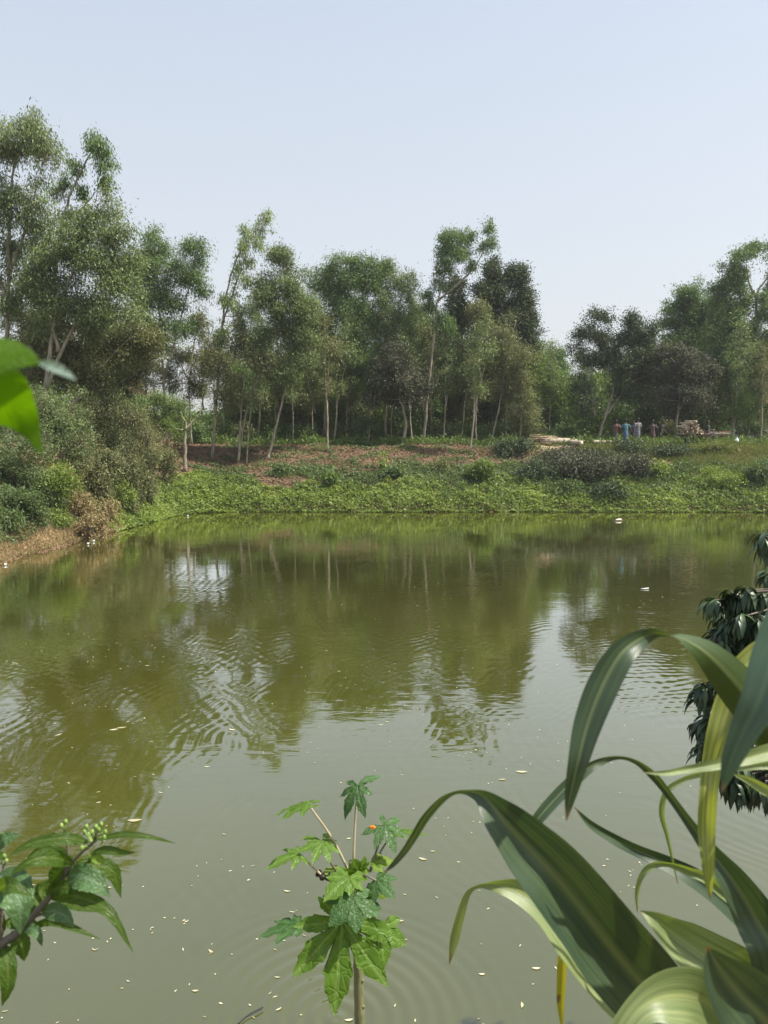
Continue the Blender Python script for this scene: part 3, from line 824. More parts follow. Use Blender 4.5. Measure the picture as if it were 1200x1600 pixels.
for (px, py, D, rx, ry, mt, lab) in [
        (105, 745, 31.0, 22, 16, 'drybush', 'dry tan bush high on the left bank behind the yellow green shrub'),
        (170, 790, 32.6, 16, 10, 'drybush', 'small dry bush at the start of the lime creepers'),
        (225, 700, 40.0, 20, 12, 'drybush', 'brown dry brush on the left bank under the leaning dry vines'),
        (40, 775, 28.8, 22, 14, 'drybush', 'dry tan bush among the stems of the small shore tree'),
        (8, 838, 26.2, 30, 18, 'creeper_dark', 'lowest dark shrub at the left edge just above the dry grass'),
        (52, 828, 27.6, 28, 16, 'creeper_dark', 'low green shrub above the dry grass between dark and dry bushes'),
        (92, 808, 29.0, 26, 18, 'creeper', 'yellow green low shrub left of the dry bush'),
        (60, 790, 29.2, 36, 20, 'olive', 'olive green shrub filling the slope under the yellow green one'),
        (140, 815, 29.6, 18, 12, 'drybush', 'small dry brown bush nearest the white litter'),
        (160, 715, 33.5, 34, 24, 'olive', 'grey green shrub uphill of the dry bushes on the left bank'),
        (195, 768, 34.2, 20, 14, 'creeper', 'small lime shrub right of the low dry bush'),
        (218, 745, 36.5, 26, 18, 'olive', 'olive shrub at the upper edge of the lime creepers'),
        (255, 718, 40.5, 20, 18, 'olive', 'olive shrub left of the short round tree trunk'),
        (240, 690, 42.5, 26, 20, 'olive', 'feathery grey green shrub beside the dry vine tangle'),
        (175, 690, 37.5, 34, 24, 'euc', 'tall grey green shrub in the middle of the left bank'),
        (205, 640, 42.0, 34, 26, 'acacia', 'leafy shrub top behind the left bank shrubs'),
        (60, 715, 31.5, 30, 18, 'drybush', 'dry tan shrub behind the small three stemmed tree'),
        (10, 760, 29.0, 26, 30, 'olive', 'green shrub behind the stems of the small shore tree'),
        (150, 745, 33.0, 26, 18, 'olive', 'dull shrub between the dry bushes and grey shrubs')]:
    shrub('shrub', lab, px, py, D, rx, ry, mt, L=.14, W=.045, per=560, n=8, droop=.45)
UG = 'undergrowth bushes at the foot of the tree row'
us = [(308, 49), (342, 51), (378, 52), (410, 51), (446, 52), (478, 51), (526, 52), (560, 51), (592, 52), (642, 51), (680, 52), (708, 51), (748, 52), (783, 51.5), (822, 52), (850, 53), (890, 54), (912, 53), (1045, 55), (1075, 56), (1140, 55), (1180, 54)]
US = 'leftmost,second,third,fourth,fifth,sixth,seventh,eighth,ninth,tenth,eleventh,twelfth,thirteenth,fourteenth,fifteenth,sixteenth,seventeenth,eighteenth,nineteenth,twentieth,twenty first,twenty second'.split(',')
for i, (px, D) in enumerate(us):
    mt = ('acacia', 'creeper_dark', 'olive', 'euc')[i % 4]
    shrub('bush', '%s undergrowth bush, %s at the foot of the tree row' % (('mid green', 'fresh green', 'olive', 'grey green')[i % 4], US[i] + (' from left' if i else '')),
          px, 672 + (i * 7) % 12, D, 20 + (i * 5) % 9, 15 + (i * 3) % 8, mt, L=.17, W=.07, per=330, n=6, group=UG, cat='bush', csig=.2)
# felled branches heaped on the bank
BR = 'heaps of felled leafy branches'
for (px, py, D, rx, ry, lab) in [
        (868, 720, 44.5, 48, 16, 'heap of felled dark branches right below the pale logs'),
        (925, 752, 42.6, 46, 26, 'largest dark heap of felled branches halfway down the far bank'),
        (940, 724, 44.8, 42, 14, 'heap of felled branches below the standing people'),
        (800, 704, 46.5, 34, 12, 'small dark heap of branches left of the pale logs'),
        (840, 745, 42.8, 34, 16, 'heap of felled branches above the creepers left of the largest heap'),
        (890, 770, 41.4, 34, 14, 'dull heap of felled branches just above the waterline creepers'),
        (985, 745, 43.0, 34, 20, 'heap of felled branches right of the largest heap'),
        (905, 712, 46.0, 40, 10, 'flat heap of leafy branches along the foot of the thick logs'),
        (980, 710, 46.6, 34, 9, 'flat heap of leafy branches at the feet of the people'),
        (1040, 702, 46.5, 46, 12, 'dark heap of branches on bank top before the cart'),
        (955, 782, 41.0, 36, 12, 'lowest heap of dark branches trailing toward the water')]:
    shrub('branch_heap', lab, px, py, D, rx, ry, ('dark', 'purple', 'creeper_dark', 'dark')[(px // 5) % 4], L=.17, W=.065, per=560, n=10, cat='branch heap', group=BR, droop=.35, csig=.22)

# ---- saplings in the row behind, and their copies
sap = []
SAPL = 'young trees in the plantation behind the row'
spots = [(448, 56, 0), (472, 58, 1), (366, 55, 2), (399, 57, 0), (436, 60, 1), (462, 56, 2), (488, 62, 0), (520, 58, 1), (541, 56, 2), (566, 61, 0),
         (585, 57, 1), (643, 56, 2), (672, 61, 0), (702, 58, 1), (727, 56, 2), (744, 63, 0), (756, 57, 1), (835, 60, 2), (905, 63, 0), (1013, 60, 1), (1035, 63, 2),
         (1098, 60, 0), (1140, 57, 1), (1178, 60, 2), (1196, 57, 0), (215, 50, 1), (205, 54, 2), (190, 52, 0), (180, 48, 1), (145, 46, 2)]
kinds = ['thin young tree with narrow grey green crown in the plantation behind', 'thin young tree with olive crown in the plantation behind', 'thin young tree with small fresh green crown in the plantation behind']
order = sorted(range(len(spots)), key=lambda i: spots[i][0])
ORD = 'leftmost,second,third,fourth,fifth,sixth,seventh,eighth,ninth,tenth,eleventh,twelfth,thirteenth,fourteenth,fifteenth,sixteenth,seventeenth,eighteenth,nineteenth,twentieth,twenty first,twenty second,twenty third,twenty fourth,twenty fifth,twenty sixth,twenty seventh,twenty eighth,twenty ninth,thirtieth'.split(',')
def slabel(i):
    k = spots[i][2]; j = order.index(i)
    return 'thin %s crowned young tree, %s behind the row' % (('grey green', 'olive', 'fresh green')[k], ORD[j] + (' from left' if j else ''))
for k in range(3):
    px, D = spots[k][0], spots[k][1]
    kinds[k] = slabel(k)
    tw = [(px + 2, 640), (px + (5, -4, 3)[k], 585)]
    sap.append(tree('young_tree', kinds[k], 'tree', D, [[(px, 692)] + tw],
                    [(px + 2, 590, 16, 22), (px - 6, 612, 16, 18), (px + 10, 625, 16, 14), (px, 570, 10, 14)],
                    mat=('euc', 'olive', 'bright')[k], r0=.06, per=260, droop=.35, group=SAPL))
for i, (px, D, k) in enumerate(spots):
    if i < 3: continue
    p = P(px, 690, D); p.z = hz(p.x, p.y) - .02
    copy_tree(sap[k], p, random.uniform(0, 6.28), random.uniform(.85, 1.35), slabel(i))

pole = []
PG = 'thin pale stemmed trees standing in the row'
pspots = [(331, 50, 0), (352, 51.5, 1), (402, 50.5, 0), (433, 52, 1), (458, 50, 0), (490, 51, 1), (521, 50, 0), (543, 52, 1), (575, 50.5, 0), (612, 51.5, 1),
          (645, 50, 0), (674, 52, 1), (692, 50.5, 0), (744, 50, 1), (790, 51, 0), (734, 46.6, 0), (511, 46.8, 1), (858, 56, 0), (318, 52, 1), (1144, 53, 0), (1188, 52, 1), (1196, 53.5, 0), (243, 46, 1), (262, 48, 0)]
PORD = sorted(range(len(pspots)), key=lambda i: pspots[i][0])
def plabel(i):
    j = PORD.index(i)
    return 'thin pale stemmed tree, %s in the front of the row' % (ORD[j] + (' from left' if j else ''))
for k in range(2):
    px, D, _ = pspots[k]
    pole.append(tree('slender_tree', plabel(k), 'tree', D, [[(px, 692), (px + (4, -3)[k], 640), (px + (3, 6)[k], 590), (px + (12, -2)[k], 530)], [(px + 3, 640), (px + (12, -9)[k], 600), (px + (18, -16)[k], 565)]],
                     [(px + (12, -2)[k], 528, 11, 16), (px + (5, 8)[k], 558, 12, 14), (px + (18, -16)[k], 560, 11, 12), (px - 4, 585, 10, 12), (px + 9, 610, 9, 8)],
                     mat=('euc', 'olive')[k], r0=.062, per=170, droop=.4, group=PG))
for i, (px, D, k) in enumerate(pspots):
    if i < 2: continue
    p = P(px, 690, D); p.z = hz(p.x, p.y) - .02
    copy_tree(pole[k], p, random.uniform(0, 6.28), random.uniform(.8, 1.15), plabel(i))

# ---- thicket filling the ground behind: one mass nobody could count
def thicket():
    r = np.random.default_rng(5)
    V = []; T = []
    n = 14500
    D = np.concatenate([r.uniform(56, 78, 9500), r.uniform(60, 76, 5000)])
    px = r.uniform(-80, 1300, n)
    X = (px - 600) / F * D
    g = 3.48
    top = np.interp(px, [-80, 200, 235, 345, 400, 560, 700, 840, 880, 905, 940, 1100, 1300], [8, 6.5, 1.7, 1.7, 6, 8, 8, 7.5, 3.6, 3.0, 6.5, 8.5, 9]) + .7 * wob(X, D, .8)
    Z = g + r.random(n) ** .8 * top
    Z[9500:] = g + r.random(5000) * 2.3
    k = 32
    idx = np.repeat(np.arange(n), k)
    C = np.stack([X, D, Z], 1)[idx] + r.normal(size=(n * k, 3)) * .42
    A = r.normal(size=(n * k, 3)) + np.array([0, 0, -.4])
    V = leaf_quads(C, A, .24 * r.uniform(.6, 1.3, n * k), .11 * r.uniform(.6, 1.3, n * k))
    ct = r.random(n)
    T = np.clip(.6 * ct[idx] + .4 * r.random(n * k), 0, 1)
    # a lower, denser skirt in the row's own shade
    o = link_mesh('undergrowth', np_mesh('undergrowth', V, 4, T), M['thicket'])
    tag(o, 'dense green undergrowth filling the plantation behind the tree row', 'undergrowth', kind='stuff')
thicket()

# ---- ground cover
def scatter(name, label, cat, mat, n, fn, L, W, up=.8, lift=.0, clump=None, seed=1, droop=0, rise=.0):
    """fn(r,n) -> X,Y; leaves laid on the terrain"""
    r = np.random.default_rng(seed)
    X, Y = fn(r, n)
    Z = H(X, Y)
    d = sdf(X, Y)
    Z = np.maximum(Z, 0.0)
    lump = (.5 + .5 * wob(X, Y, 1.9)) * (.6 + .4 * wob(X + 3, Y, 5.1))
    Z = Z + lift * np.clip(lump, 0, 1) * r.random(len(X)) + r.random(len(X)) * .02 + .01
    C = np.stack([X, Y, Z], 1)
    if rise:
        A = np.stack([r.normal(size=len(X)) * .45, r.normal(size=len(X)) * .45, np.ones(len(X)) * rise], 1)
        C[:, 2] += L * .35
        Nn = r.normal(size=(len(X), 3))
    else:
        A = np.stack([r.normal(size=len(X)), r.normal(size=len(X)), r.normal(size=len(X)) * .35], 1)
        Nn = np.stack([r.normal(size=len(X)) * (1 - up), r.normal(size=len(X)) * (1 - up) - .15, np.ones(len(X)) * up], 1)
    V = leaf_quads(C, A, L * r.uniform(.6, 1.3, len(X)), W * r.uniform(.6, 1.3, len(X)), Nn)
    big = .5 + .5 * wob(X * .8, Y * .8, .9)
    T = np.clip(.5 * big + .5 * r.random(len(X)), 0, 1)
    o = link_mesh(name, np_mesh(name, V, 4, T), M[mat])
    return tag(o, label, cat, kind='stuff')

def band(x0, x1, d0, d1, dens=None):
    def fn(r, n):
        X = r.uniform(x0, x1, n * 4); Y = r.uniform(36, 50, n * 4)
        d = sdf(X, Y)
        edge = d1 + .9 * wob(X, Y * .3, .9)
        ok = (d > d0) & (d < edge) & (Y > 39)
        if dens is not None: ok &= dens(X, Y, r)
        i = np.nonzero(ok)[0][:n]
        return X[i], Y[i]
    return fn
scatter('creeper', 'bright green creeping plants covering the foot of the far bank', 'creeper', 'creeper', 120000, band(-12, 28, -.22, 1.9), .12, .075, .5, .62, seed=21)
scatter('creeper', 'darker creeping plants patchy on the middle of the far bank', 'creeper', 'creeper_dark', 66000,
        band(-12, 28, 1.4, 4.6, lambda X, Y, r: (wob(X, Y * 1.5, .8) + .055 * X > -.25)), .12, .08, .5, .50, seed=22)
def left_green(r, n):
    X = r.uniform(-17, -8.5, n * 4); Y = r.uniform(32, 45, n * 4)
    d = sdf(X, Y); ok = (d > -.2) & (d < 3.2 + wob(X, Y, .9)) & (X < -8)
    i = np.nonzero(ok)[0][:n]; return X[i], Y[i]
scatter('creeper', 'lime green creeping plants in the far left corner of the pond', 'creeper', 'creeper', 60000, left_green, .12, .08, .55, .35, seed=23)
def left_low(r, n):
    X = r.uniform(-22, -11.5, n * 5); Y = r.uniform(18, 33, n * 5)
    d = sdf(X, Y); ok = (d > .5) & (d < 5)
    i = np.nonzero(ok)[0][:n]; return X[i], Y[i]
scatter('weeds', 'upright leafy weeds standing in the creepers of the far bank', 'weeds', 'creeper_dark', 16000,
        band(-12, 28, .5, 4.2, lambda X, Y, r: (wob(X * 1.3 + 4, Y * 1.5, 1.3) + .03 * X > .25)), .22, .07, .5, .55, seed=31, rise=.7)
scatter('weeds', 'low green weeds scattered over the brown slope', 'weeds', 'creeper_dark', 20000,
        band(-11, 12, 3.0, 8.5, lambda X, Y, r: (wob(X * 1.1 + 2, Y * 1.7, 1.6) > .18)), .13, .07, .5, .30, seed=32)
scatter('weeds', 'dark knee high weeds along the top edge of the far bank', 'weeds', 'thicket', 42000,
        lambda r, n: (r.uniform(-20, 28, n), 48.4 + 8 * r.random(n) ** 1.3), .26, .08, .5, .95, seed=34, rise=.6)
scatter('ground_plants', 'mixed weeds on the left bank above the sandy shore', 'weeds', 'creeper_dark', 60000, left_low, .11, .06, .5, .6, seed=24)
def left_shore(r, n):
    X = r.uniform(-16, -11, n * 6); Y = r.uniform(17, 33, n * 6)
    d = sdf(X, Y); ok = (d > -.12) & (d < 1.0)
    i = np.nonzero(ok)[0][:n]; return X[i], Y[i]
scatter('dry_grass', 'pale dry grass and roots along the sandy left shore', 'dry grass', 'drybush', 22000, left_shore, .16, .022, .5, .14, seed=25, rise=.8)
scatter('leaf_litter', 'brown fallen leaves strewn over the bare far bank slope', 'leaf litter', 'litter', 60000,
        lambda r, n: (lambda X, Y: (X, Y))(r.uniform(-16, 24, n), r.uniform(41.5, 56, n)), .15, .09, .85, .03, seed=26)
scatter('leaf_litter', 'brown fallen leaves under the left bank trees', 'leaf litter', 'litter', 16000,
        lambda r, n: (r.uniform(-24, -12, n), r.uniform(26, 44, n)), .13, .08, .85, .05, seed=27)
scatter('rough_grass', 'rough yellowish grass on the right part of the far bank', 'grass', 'grass', 60000,
        band(9, 28, 1.8, 9.5, lambda X, Y, r: (wob(X, Y, .7) + .10 * (X - 12) > -.25)), .20, .035, .5, .10, seed=28, rise=1.0)
scatter('dead_twigs', 'dry twigs and straw lying over the brown slope', 'twigs', 'litter', 6000,
        lambda r, n: (r.uniform(-14, 12, n), r.uniform(42, 50, n)), .5, .018, .9, .05, seed=33)
scatter('rough_grass', 'sparse short grass along the edge of the brown slope', 'grass', 'grass', 9000,
        band(-9, 10, 2.2, 7.5, lambda X, Y, r: (wob(X + 5, Y, 1.1) > .35)), .14, .03, .5, .05, seed=29, rise=1.0)
scatter('rough_grass', 'grass on the near bank around the camera', 'grass', 'grass', 26000,
        lambda r, n: (r.uniform(-9, 9, n), r.uniform(-2, 4.3, n)), .14, .014, .5, .03, seed=30, rise=1.1)

# ------------------------------------------------------------------ foreground plants
def strap_mat(name, top_a, top_b, under, rib, stripe=.5, trans=.25, spots=0):
    m, nt, out = new_mat(name)
    uv = N(nt, 'UVMap'); uv.uv_map = 'UVMap'
    sx = N(nt, 'SeparateXYZ'); nt.links.new(uv.outputs[0], sx.inputs[0])
    mp = N(nt, 'Mapping'); mp.inputs['Scale'].default_value = (34, .9, 1)
    nt.links.new(uv.outputs[0], mp.inputs[0])
    nz = N(nt, 'TexNoise'); nz.inputs['Scale'].default_value = 1.0; nz.inputs['Detail'].default_value = 4
    nt.links.new(mp.outputs[0], nz.inputs['Vector'])
    mp2 = N(nt, 'Mapping'); mp2.inputs['Scale'].default_value = (7, .5, 1); nt.links.new(uv.outputs[0], mp2.inputs[0])
    nz2 = N(nt, 'TexNoise'); nz2.inputs['Scale'].default_value = 1.0; nz2.inputs['Detail'].default_value = 2
    nt.links.new(mp2.outputs[0], nz2.inputs['Vector'])
    ad = N(nt, 'Math', operation='ADD'); nt.links.new(nz.outputs[0], ad.inputs[0]); nt.links.new(nz2.outputs[0], ad.inputs[1])
    mr = N(nt, 'MapRange'); mr.inputs['From Min'].default_value = .75; mr.inputs['From Max'].default_value = 1.25
    nt.links.new(ad.outputs[0], mr.inputs['Value'])
    st = N(nt, 'Math', operation='MULTIPLY'); st.inputs[1].default_value = stripe; nt.links.new(mr.outputs[0], st.inputs[0])
    mixt = N(nt, 'MixRGB'); mixt.inputs[1].default_value = rgba(top_a); mixt.inputs[2].default_value = rgba(top_b)
    nt.links.new(st.outputs[0], mixt.inputs[0])
    geo = N(nt, 'NewGeometry')
    mixu = N(nt, 'MixRGB'); nt.links.new(geo.outputs['Backfacing'], mixu.inputs[0])
    nt.links.new(mixt.outputs[0], mixu.inputs[1]); 
    mu2 = N(nt, 'MixRGB', blend_type='MIX'); mu2.inputs[1].default_value = rgba(under); mu2.inputs[2].default_value = rgba([c * 1.5 for c in under]); nt.links.new(st.outputs[0], mu2.inputs[0])
    nt.links.new(mu2.outputs[0], mixu.inputs[2])
    # midrib band
    sb = N(nt, 'Math', operation='SUBTRACT'); sb.inputs[1].default_value = .5; nt.links.new(sx.outputs[0], sb.inputs[0])
    ab = N(nt, 'Math', operation='ABSOLUTE'); nt.links.new(sb.outputs[0], ab.inputs[0])
    rb = N(nt, 'MapRange'); rb.inputs['From Min'].default_value = .015; rb.inputs['From Max'].default_value = .09
    rb.inputs['To Min'].default_value = .55; rb.inputs['To Max'].default_value = 0
    nt.links.new(ab.outputs[0], rb.inputs['Value'])
    mixr = N(nt, 'MixRGB'); mixr.inputs[2].default_value = rgba(rib)
    nt.links.new(rb.outputs[0], mixr.inputs[0]); nt.links.new(mixu.outputs[0], mixr.inputs[1])
    # dry brown flecks and margins
    n3 = N(nt, 'TexNoise'); n3.inputs['Scale'].default_value = 23; n3.inputs['Detail'].default_value = 3
    tco = N(nt, 'TexCoord'); nt.links.new(tco.outputs['Object'], n3.inputs['Vector'])
    fl = N(nt, 'MapRange'); fl.inputs['From Min'].default_value = .74 - .08 * spots; fl.inputs['From Max'].default_value = .78 - .08 * spots
    nt.links.new(n3.outputs[0], fl.inputs['Value'])
    mixf = N(nt, 'MixRGB'); mixf.inputs[2].default_value = (.16, .09, .045, 1)
    nt.links.new(fl.outputs[0], mixf.inputs[0]); nt.links.new(mixr.outputs[0], mixf.inputs[1])
    # dried tips
    ta = N(nt, 'Attribute'); ta.attribute_name = 'tint'
    tn = N(nt, 'Math', operation='MULTIPLY_ADD'); tn.inputs[1].default_value = .06
    nt.links.new(n3.outputs[0], tn.inputs[0]); nt.links.new(ta.outputs['Fac'], tn.inputs[2])
    tr = N(nt, 'MapRange'); tr.inputs['From Min'].default_value = .985; tr.inputs['From Max'].default_value = 1.01
    nt.links.new(tn.outputs[0], tr.inputs['Value'])
    mixd = N(nt, 'MixRGB'); mixd.inputs[2].default_value = (.20, .13, .06, 1)
    nt.links.new(tr.outputs[0], mixd.inputs[0]); nt.links.new(mixf.outputs[0], mixd.inputs[1]); mixf = mixd
    p = N(nt, 'BsdfPrincipled'); p.inputs['Roughness'].default_value = .36; p.inputs['Specular IOR Level'].default_value = .5
    nt.links.new(mixf.outputs[0], p.inputs['Base Color'])
    b = N(nt, 'Bump'); b.inputs['Strength'].default_value = .25; b.inputs['Distance'].default_value = .003
    nt.links.new(ad.outputs[0], b.inputs['Height']); nt.links.new(b.outputs[0], p.inputs['Normal'])
    t = N(nt, 'BsdfTranslucent')
    tm = N(nt, 'MixRGB', blend_type='MULTIPLY'); tm.inputs[0].default_value = 1; tm.inputs[2].default_value = (1.5, 1.6, .35, 1)
    nt.links.new(mixf.outputs[0], tm.inputs[1]); nt.links.new(tm.outputs[0], t.inputs['Color'])
    mx = N(nt, 'MixShader'); mx.inputs[0].default_value = trans
    nt.links.new(p.outputs[0], mx.inputs[1]); nt.links.new(t.outputs[0], mx.inputs[2])
    nt.links.new(mx.outputs[0], out.inputs[0])
    return m

S_G = strap_mat('strap_leaf_green', (.026, .054, .034), (.10, .14, .055), (.045, .075, .020), (.20, .24, .10), .6, .22)
S_P = strap_mat('strap_leaf_pale', (.13, .185, .07), (.40, .45, .20), (.06, .10, .03), (.34, .38, .15), .65, .3)
S_Y = strap_mat('strap_leaf_striped', (.10, .15, .035), (.42, .43, .14), (.14, .18, .04), (.42, .42, .15), 1.0, .35, 1)
S_B = strap_mat('strap_leaf_blue_green', (.045, .085, .055), (.085, .14, .085), (.055, .09, .025), (.10, .15, .085), .6, .2)
S_X = strap_mat('strap_leaf_yellowing', (.30, .28, .03), (.50, .42, .05), (.22, .20, .03), (.12, .14, .03), 1.0, .35, 1)

def fin_mesh(name, verts, faces, uvs, mat, parent, sub=False, extra=None):
    me = bpy.data.meshes.new(name)
    me.from_pydata([tuple(v) for v in verts], [], faces)
    ul = me.uv_layers.new(name='UVMap')
    li = np.zeros(len(me.loops), dtype=np.int32); me.loops.foreach_get('vertex_index', li)
    ul.data.foreach_set('uv', np.array(uvs, dtype=np.float32)[li].ravel())
    if extra is not None:
        a = me.attributes.new('tint', 'FLOAT', 'POINT'); a.data.foreach_set('value', np.array(extra, dtype=np.float32))
    me.polygons.foreach_set('use_smooth', [True] * len(faces))
    me.update()
    return link_mesh(name, me, mat, parent)

def strap(parent, pts, mat, fold=.35, name='leaf', ripple=.02, nseg=8, nc=10, label=None, flip=False, sag=0):
    """pts: (px, py, D, width_px, roll_deg) from base to tip; a blade with a folded midrib"""
    rows = catmull([(p[0], p[1], p[2], p[3], p[4] if len(p) > 4 else 0) for p in pts], nseg)
    C = [P(r[0], r[1], r[2]) for r in rows]
    cams = Vector((0, 0, CAMZ))
    verts = []; uvs = []; tips = []
    m = len(rows)
    acc = 0
    for i, r in enumerate(rows):
        t = (C[min(i + 1, m - 1)] - C[max(i - 1, 0)]).normalized()
        view = (C[i] - cams).normalized()
        s = t.cross(view); s.normalize()
        nn = s.cross(t); nn.normalize()
        roll = R(r[4])
        s2 = s * math.cos(roll) + nn * math.sin(roll)
        n2 = nn * math.cos(roll) - s * math.sin(roll)
        if flip: n2 = -n2
        wd = max(0.2, r[3]) * mpp(r[2]) * .5
        if i: acc += (C[i] - C[i - 1]).length
        for k in range(nc + 1):
            u = k / nc * 2 - 1
            lift = fold * wd * (abs(u) ** 1.25 - .35)
            rip = ripple * wd * math.sin(acc * 60 + (2 if u > 0 else 0)) * u * u * 2
            verts.append(C[i] + s2 * wd * u * math.sqrt(max(0, 1 - .25 * fold * fold)) + n2 * (-(lift) + rip))
            uvs.append((k / nc, acc * 6)); tips.append(i / (m - 1))
    n = nc + 1
    faces = [(i * n + k, (i + 1) * n + k, (i + 1) * n + k + 1, i * n + k + 1) for i in range(m - 1) for k in range(nc)]
    o = fin_mesh(name, verts, faces, uvs, mat, parent, extra=tips)
    if label: o['label'] = label
    return o

# --- big strap-leaved plant, lower right
pb = P(1250, 1750, 1.0); pb.z = hz(pb.x, pb.y)
lily = empty('strap_leaf_plant', pb, 'large plant with long arching strap leaves filling the lower right corner', 'plant')
cA = (1165, 1725, .98); cB = (1345, 1330, 1.0)
for c in (cA, cB):
    q = P(*c); mb = MB()
    g0 = Vector((q.x + .03, q.y + .02, hz(q.x, q.y) - .05))
    pts = catmull([tuple(g0), tuple(g0.lerp(q, .5) + Vector((.02, 0, 0))), tuple(q)], 6)
    mb.tube(pts, [.032 - .0008 * i for i in range(len(pts))], 12, wob=.04)
    mb.build('stem', M['barkpale'], lily)
strap(lily, [(1345, 1330, 1.0, 20, 175), (1290, 1240, .95, 55, 175), (1225, 1165, .92, 70, 172), (1165, 1086, .90, 70, 168), (1112, 1028, .88, 50, 160), (1070, 1000, .86, 28, 125), (1045, 993, .855, 18, 80), (1015, 992, .85, 26, 38),
             (975, 1017, .83, 42, 15), (944, 1067, .82, 50, 5), (919, 1130, .81, 45, 0), (903, 1192, .80, 32, 0), (891, 1245, .80, 18, 0), (885, 1283, .80, 1, 0)], S_G, fold=.30)
strap(lily, [(1345, 1330, 1.0, 20, 0), (1352, 1120, .85, 40, 30), (1310, 950, .72, 48, 30), (1250, 935, .68, 60, 10), (1212, 1020, .66, 66, 0), (1187, 1093, .65, 56, 0), (1161, 1145, .65, 43, 0), (1141, 1193, .65, 28, 0), (1128, 1238, .65, 1, 0)], S_B, fold=.22)
strap(lily, [(1345, 1330, 1.0, 18, 0), (1290, 1120, .98, 30, 20), (1215, 1020, .96, 40, 20), (1172, 1035, .94, 44, 10), (1143, 1093, .93, 46, 0), (1126, 1145, .92, 42, 0), (1113, 1193, .92, 32, 0), (1107, 1240, .91, 29, 0), (1104, 1295, .91, 28, 0), (1106, 1345, .90, 22, 0), (1108, 1380, .90, 13, 0), (1110, 1405, .90, 1, 0)], S_Y, fold=.5)
strap(lily, [(1345, 1330, 1.0, 14, 0), (1300, 1190, .92, 30, 10), (1250, 1164, .88, 32, 10), (1207, 1174, .86, 28, 0), (1157, 1187, .85, 22, 0), (1113, 1196, .84, 17, 0), (1070, 1203, .84, 12, 0), (1040, 1208, .83, 9, 0), (1004, 1207, .83, 1, 0)], S_P, fold=.6, label='pale leaf with a torn brown patch')
strap(lily, [(1165, 1725, .98, 20, 0), (1215, 1600, 1.0, 60, 0), (1213, 1500, 1.0, 82, 0), (1183, 1438, 1.02, 74, 0), (1148, 1380, 1.03, 52, 0), (1113, 1334, 1.04, 30, 0), (1079, 1288, 1.04, 17, 10), (1048, 1245, 1.04, 14, 20), (1022, 1212, 1.03, 16, 30), (996, 1190, 1.02, 14, 55), (966, 1183, 1.0, 11, 60), (931, 1193, .98, 15, 30), (897, 1219, .97, 20, 5), (866, 1250, .96, 21, 0), (838, 1283, .95, 18, 0), (819, 1314, .95, 1, 0)], S_G, fold=.45)
strap(lily, [(1345, 1330, 1.0, 12, 0), (1240, 1210, 1.1, 14, 0), (1160, 1198, 1.12, 12, 20), (1096, 1209, 1.13, 11, 30), (1061, 1221, 1.13, 10, 30), (1040, 1240, 1.13, 9, 0), (1034, 1271, 1.13, 9, 0), (1042, 1305, 1.13, 6, 0), (1050, 1340, 1.13, 4, 0), (1059, 1381, 1.13, 1, 0)], S_P, fold=.5)
strap(lily, [(1345, 1330, 1.0, 16, 0), (1285, 1290, .95, 24, 10), (1240, 1258, .92, 22, 10), (1200, 1236, .9, 19, 10), (1170, 1219, .89, 13, 10), (1142, 1208, .88, 1, 10)], S_P, fold=.6)
strap(lily, [(1345, 1330, 1.0, 14, 0), (1290, 1120, 1.0, 14, 0), (1240, 1050, 1.0, 14, 0), (1190, 1040, 1.0, 10, 20), (1152, 1043, 1.0, 1, 20)], S_P, fold=.6)
strap(lily, [(1165, 1725, .98, 34, 0), (1105, 1650, .94, 74, 0), (1060, 1600, .92, 118, 0), (1010, 1545, .90, 134, 0), (958, 1484, .88, 136, 0), (915, 1428, .87, 126, 0), (868, 1370, .86, 116, 0), (824, 1322, .86, 98, 0), (785, 1279, .86, 68, 0), (758, 1248, .87, 34, 20), (735, 1238, .88, 16, 45), (712, 1237, .9, 10, 55),
             (690, 1249, .92, 12, 30), (665, 1277, .95, 14, 10), (647, 1307, .97, 13, 0), (632, 1330, .99, 11, 0), (615, 1350, 1.0, 8, 0), (600, 1364, 1.0, 1, 0)], S_G, fold=.62, ripple=.015, label='broad dark leaf folded along its pale midrib, tip curling down')
strap(lily, [(1165, 1725, .98, 24, 0), (1085, 1650, 1.05, 50, 0), (1030, 1600, 1.06, 62, 0), (983, 1557, 1.07, 90, 0), (940, 1510, 1.08, 92, 0), (897, 1463, 1.08, 82, 0), (853, 1420, 1.09, 54, 0), (810, 1392, 1.1, 38, 5), (775, 1383, 1.1, 22, 30), (746, 1384, 1.1, 11, 60), (730, 1397, 1.1, 11, 30), (720, 1428, 1.1, 14, 0), (710, 1468, 1.1, 15, 0), (702, 1507, 1.1, 1, 0)], S_P, fold=.5)
strap(lily, [(1165, 1725, .98, 20, 0), (1222, 1560, 1.1, 46, 0), (1195, 1470, 1.14, 46, 0), (1140, 1412, 1.15, 40, 0), (1092, 1376, 1.16, 34, 0), (1048, 1352, 1.17, 26, 0), (992, 1327, 1.18, 20, 15), (957, 1310, 1.18, 17, 0), (923, 1288, 1.18, 12, 0), (897, 1261, 1.18, 1, 0)], S_G, fold=.45)
strap(lily, [(1165, 1725, .98, 16, 0), (1190, 1480, 1.06, 22, 0), (1120, 1385, 1.08, 20, 10), (1075, 1360, 1.09, 16, 30), (1045, 1350, 1.09, 12, 50), (1020, 1352, 1.09, 12, 30), (1003, 1368, 1.09, 9, 0), (995, 1396, 1.09, 6, 0), (996, 1426, 1.09, 1, 0)], S_P, fold=.5)
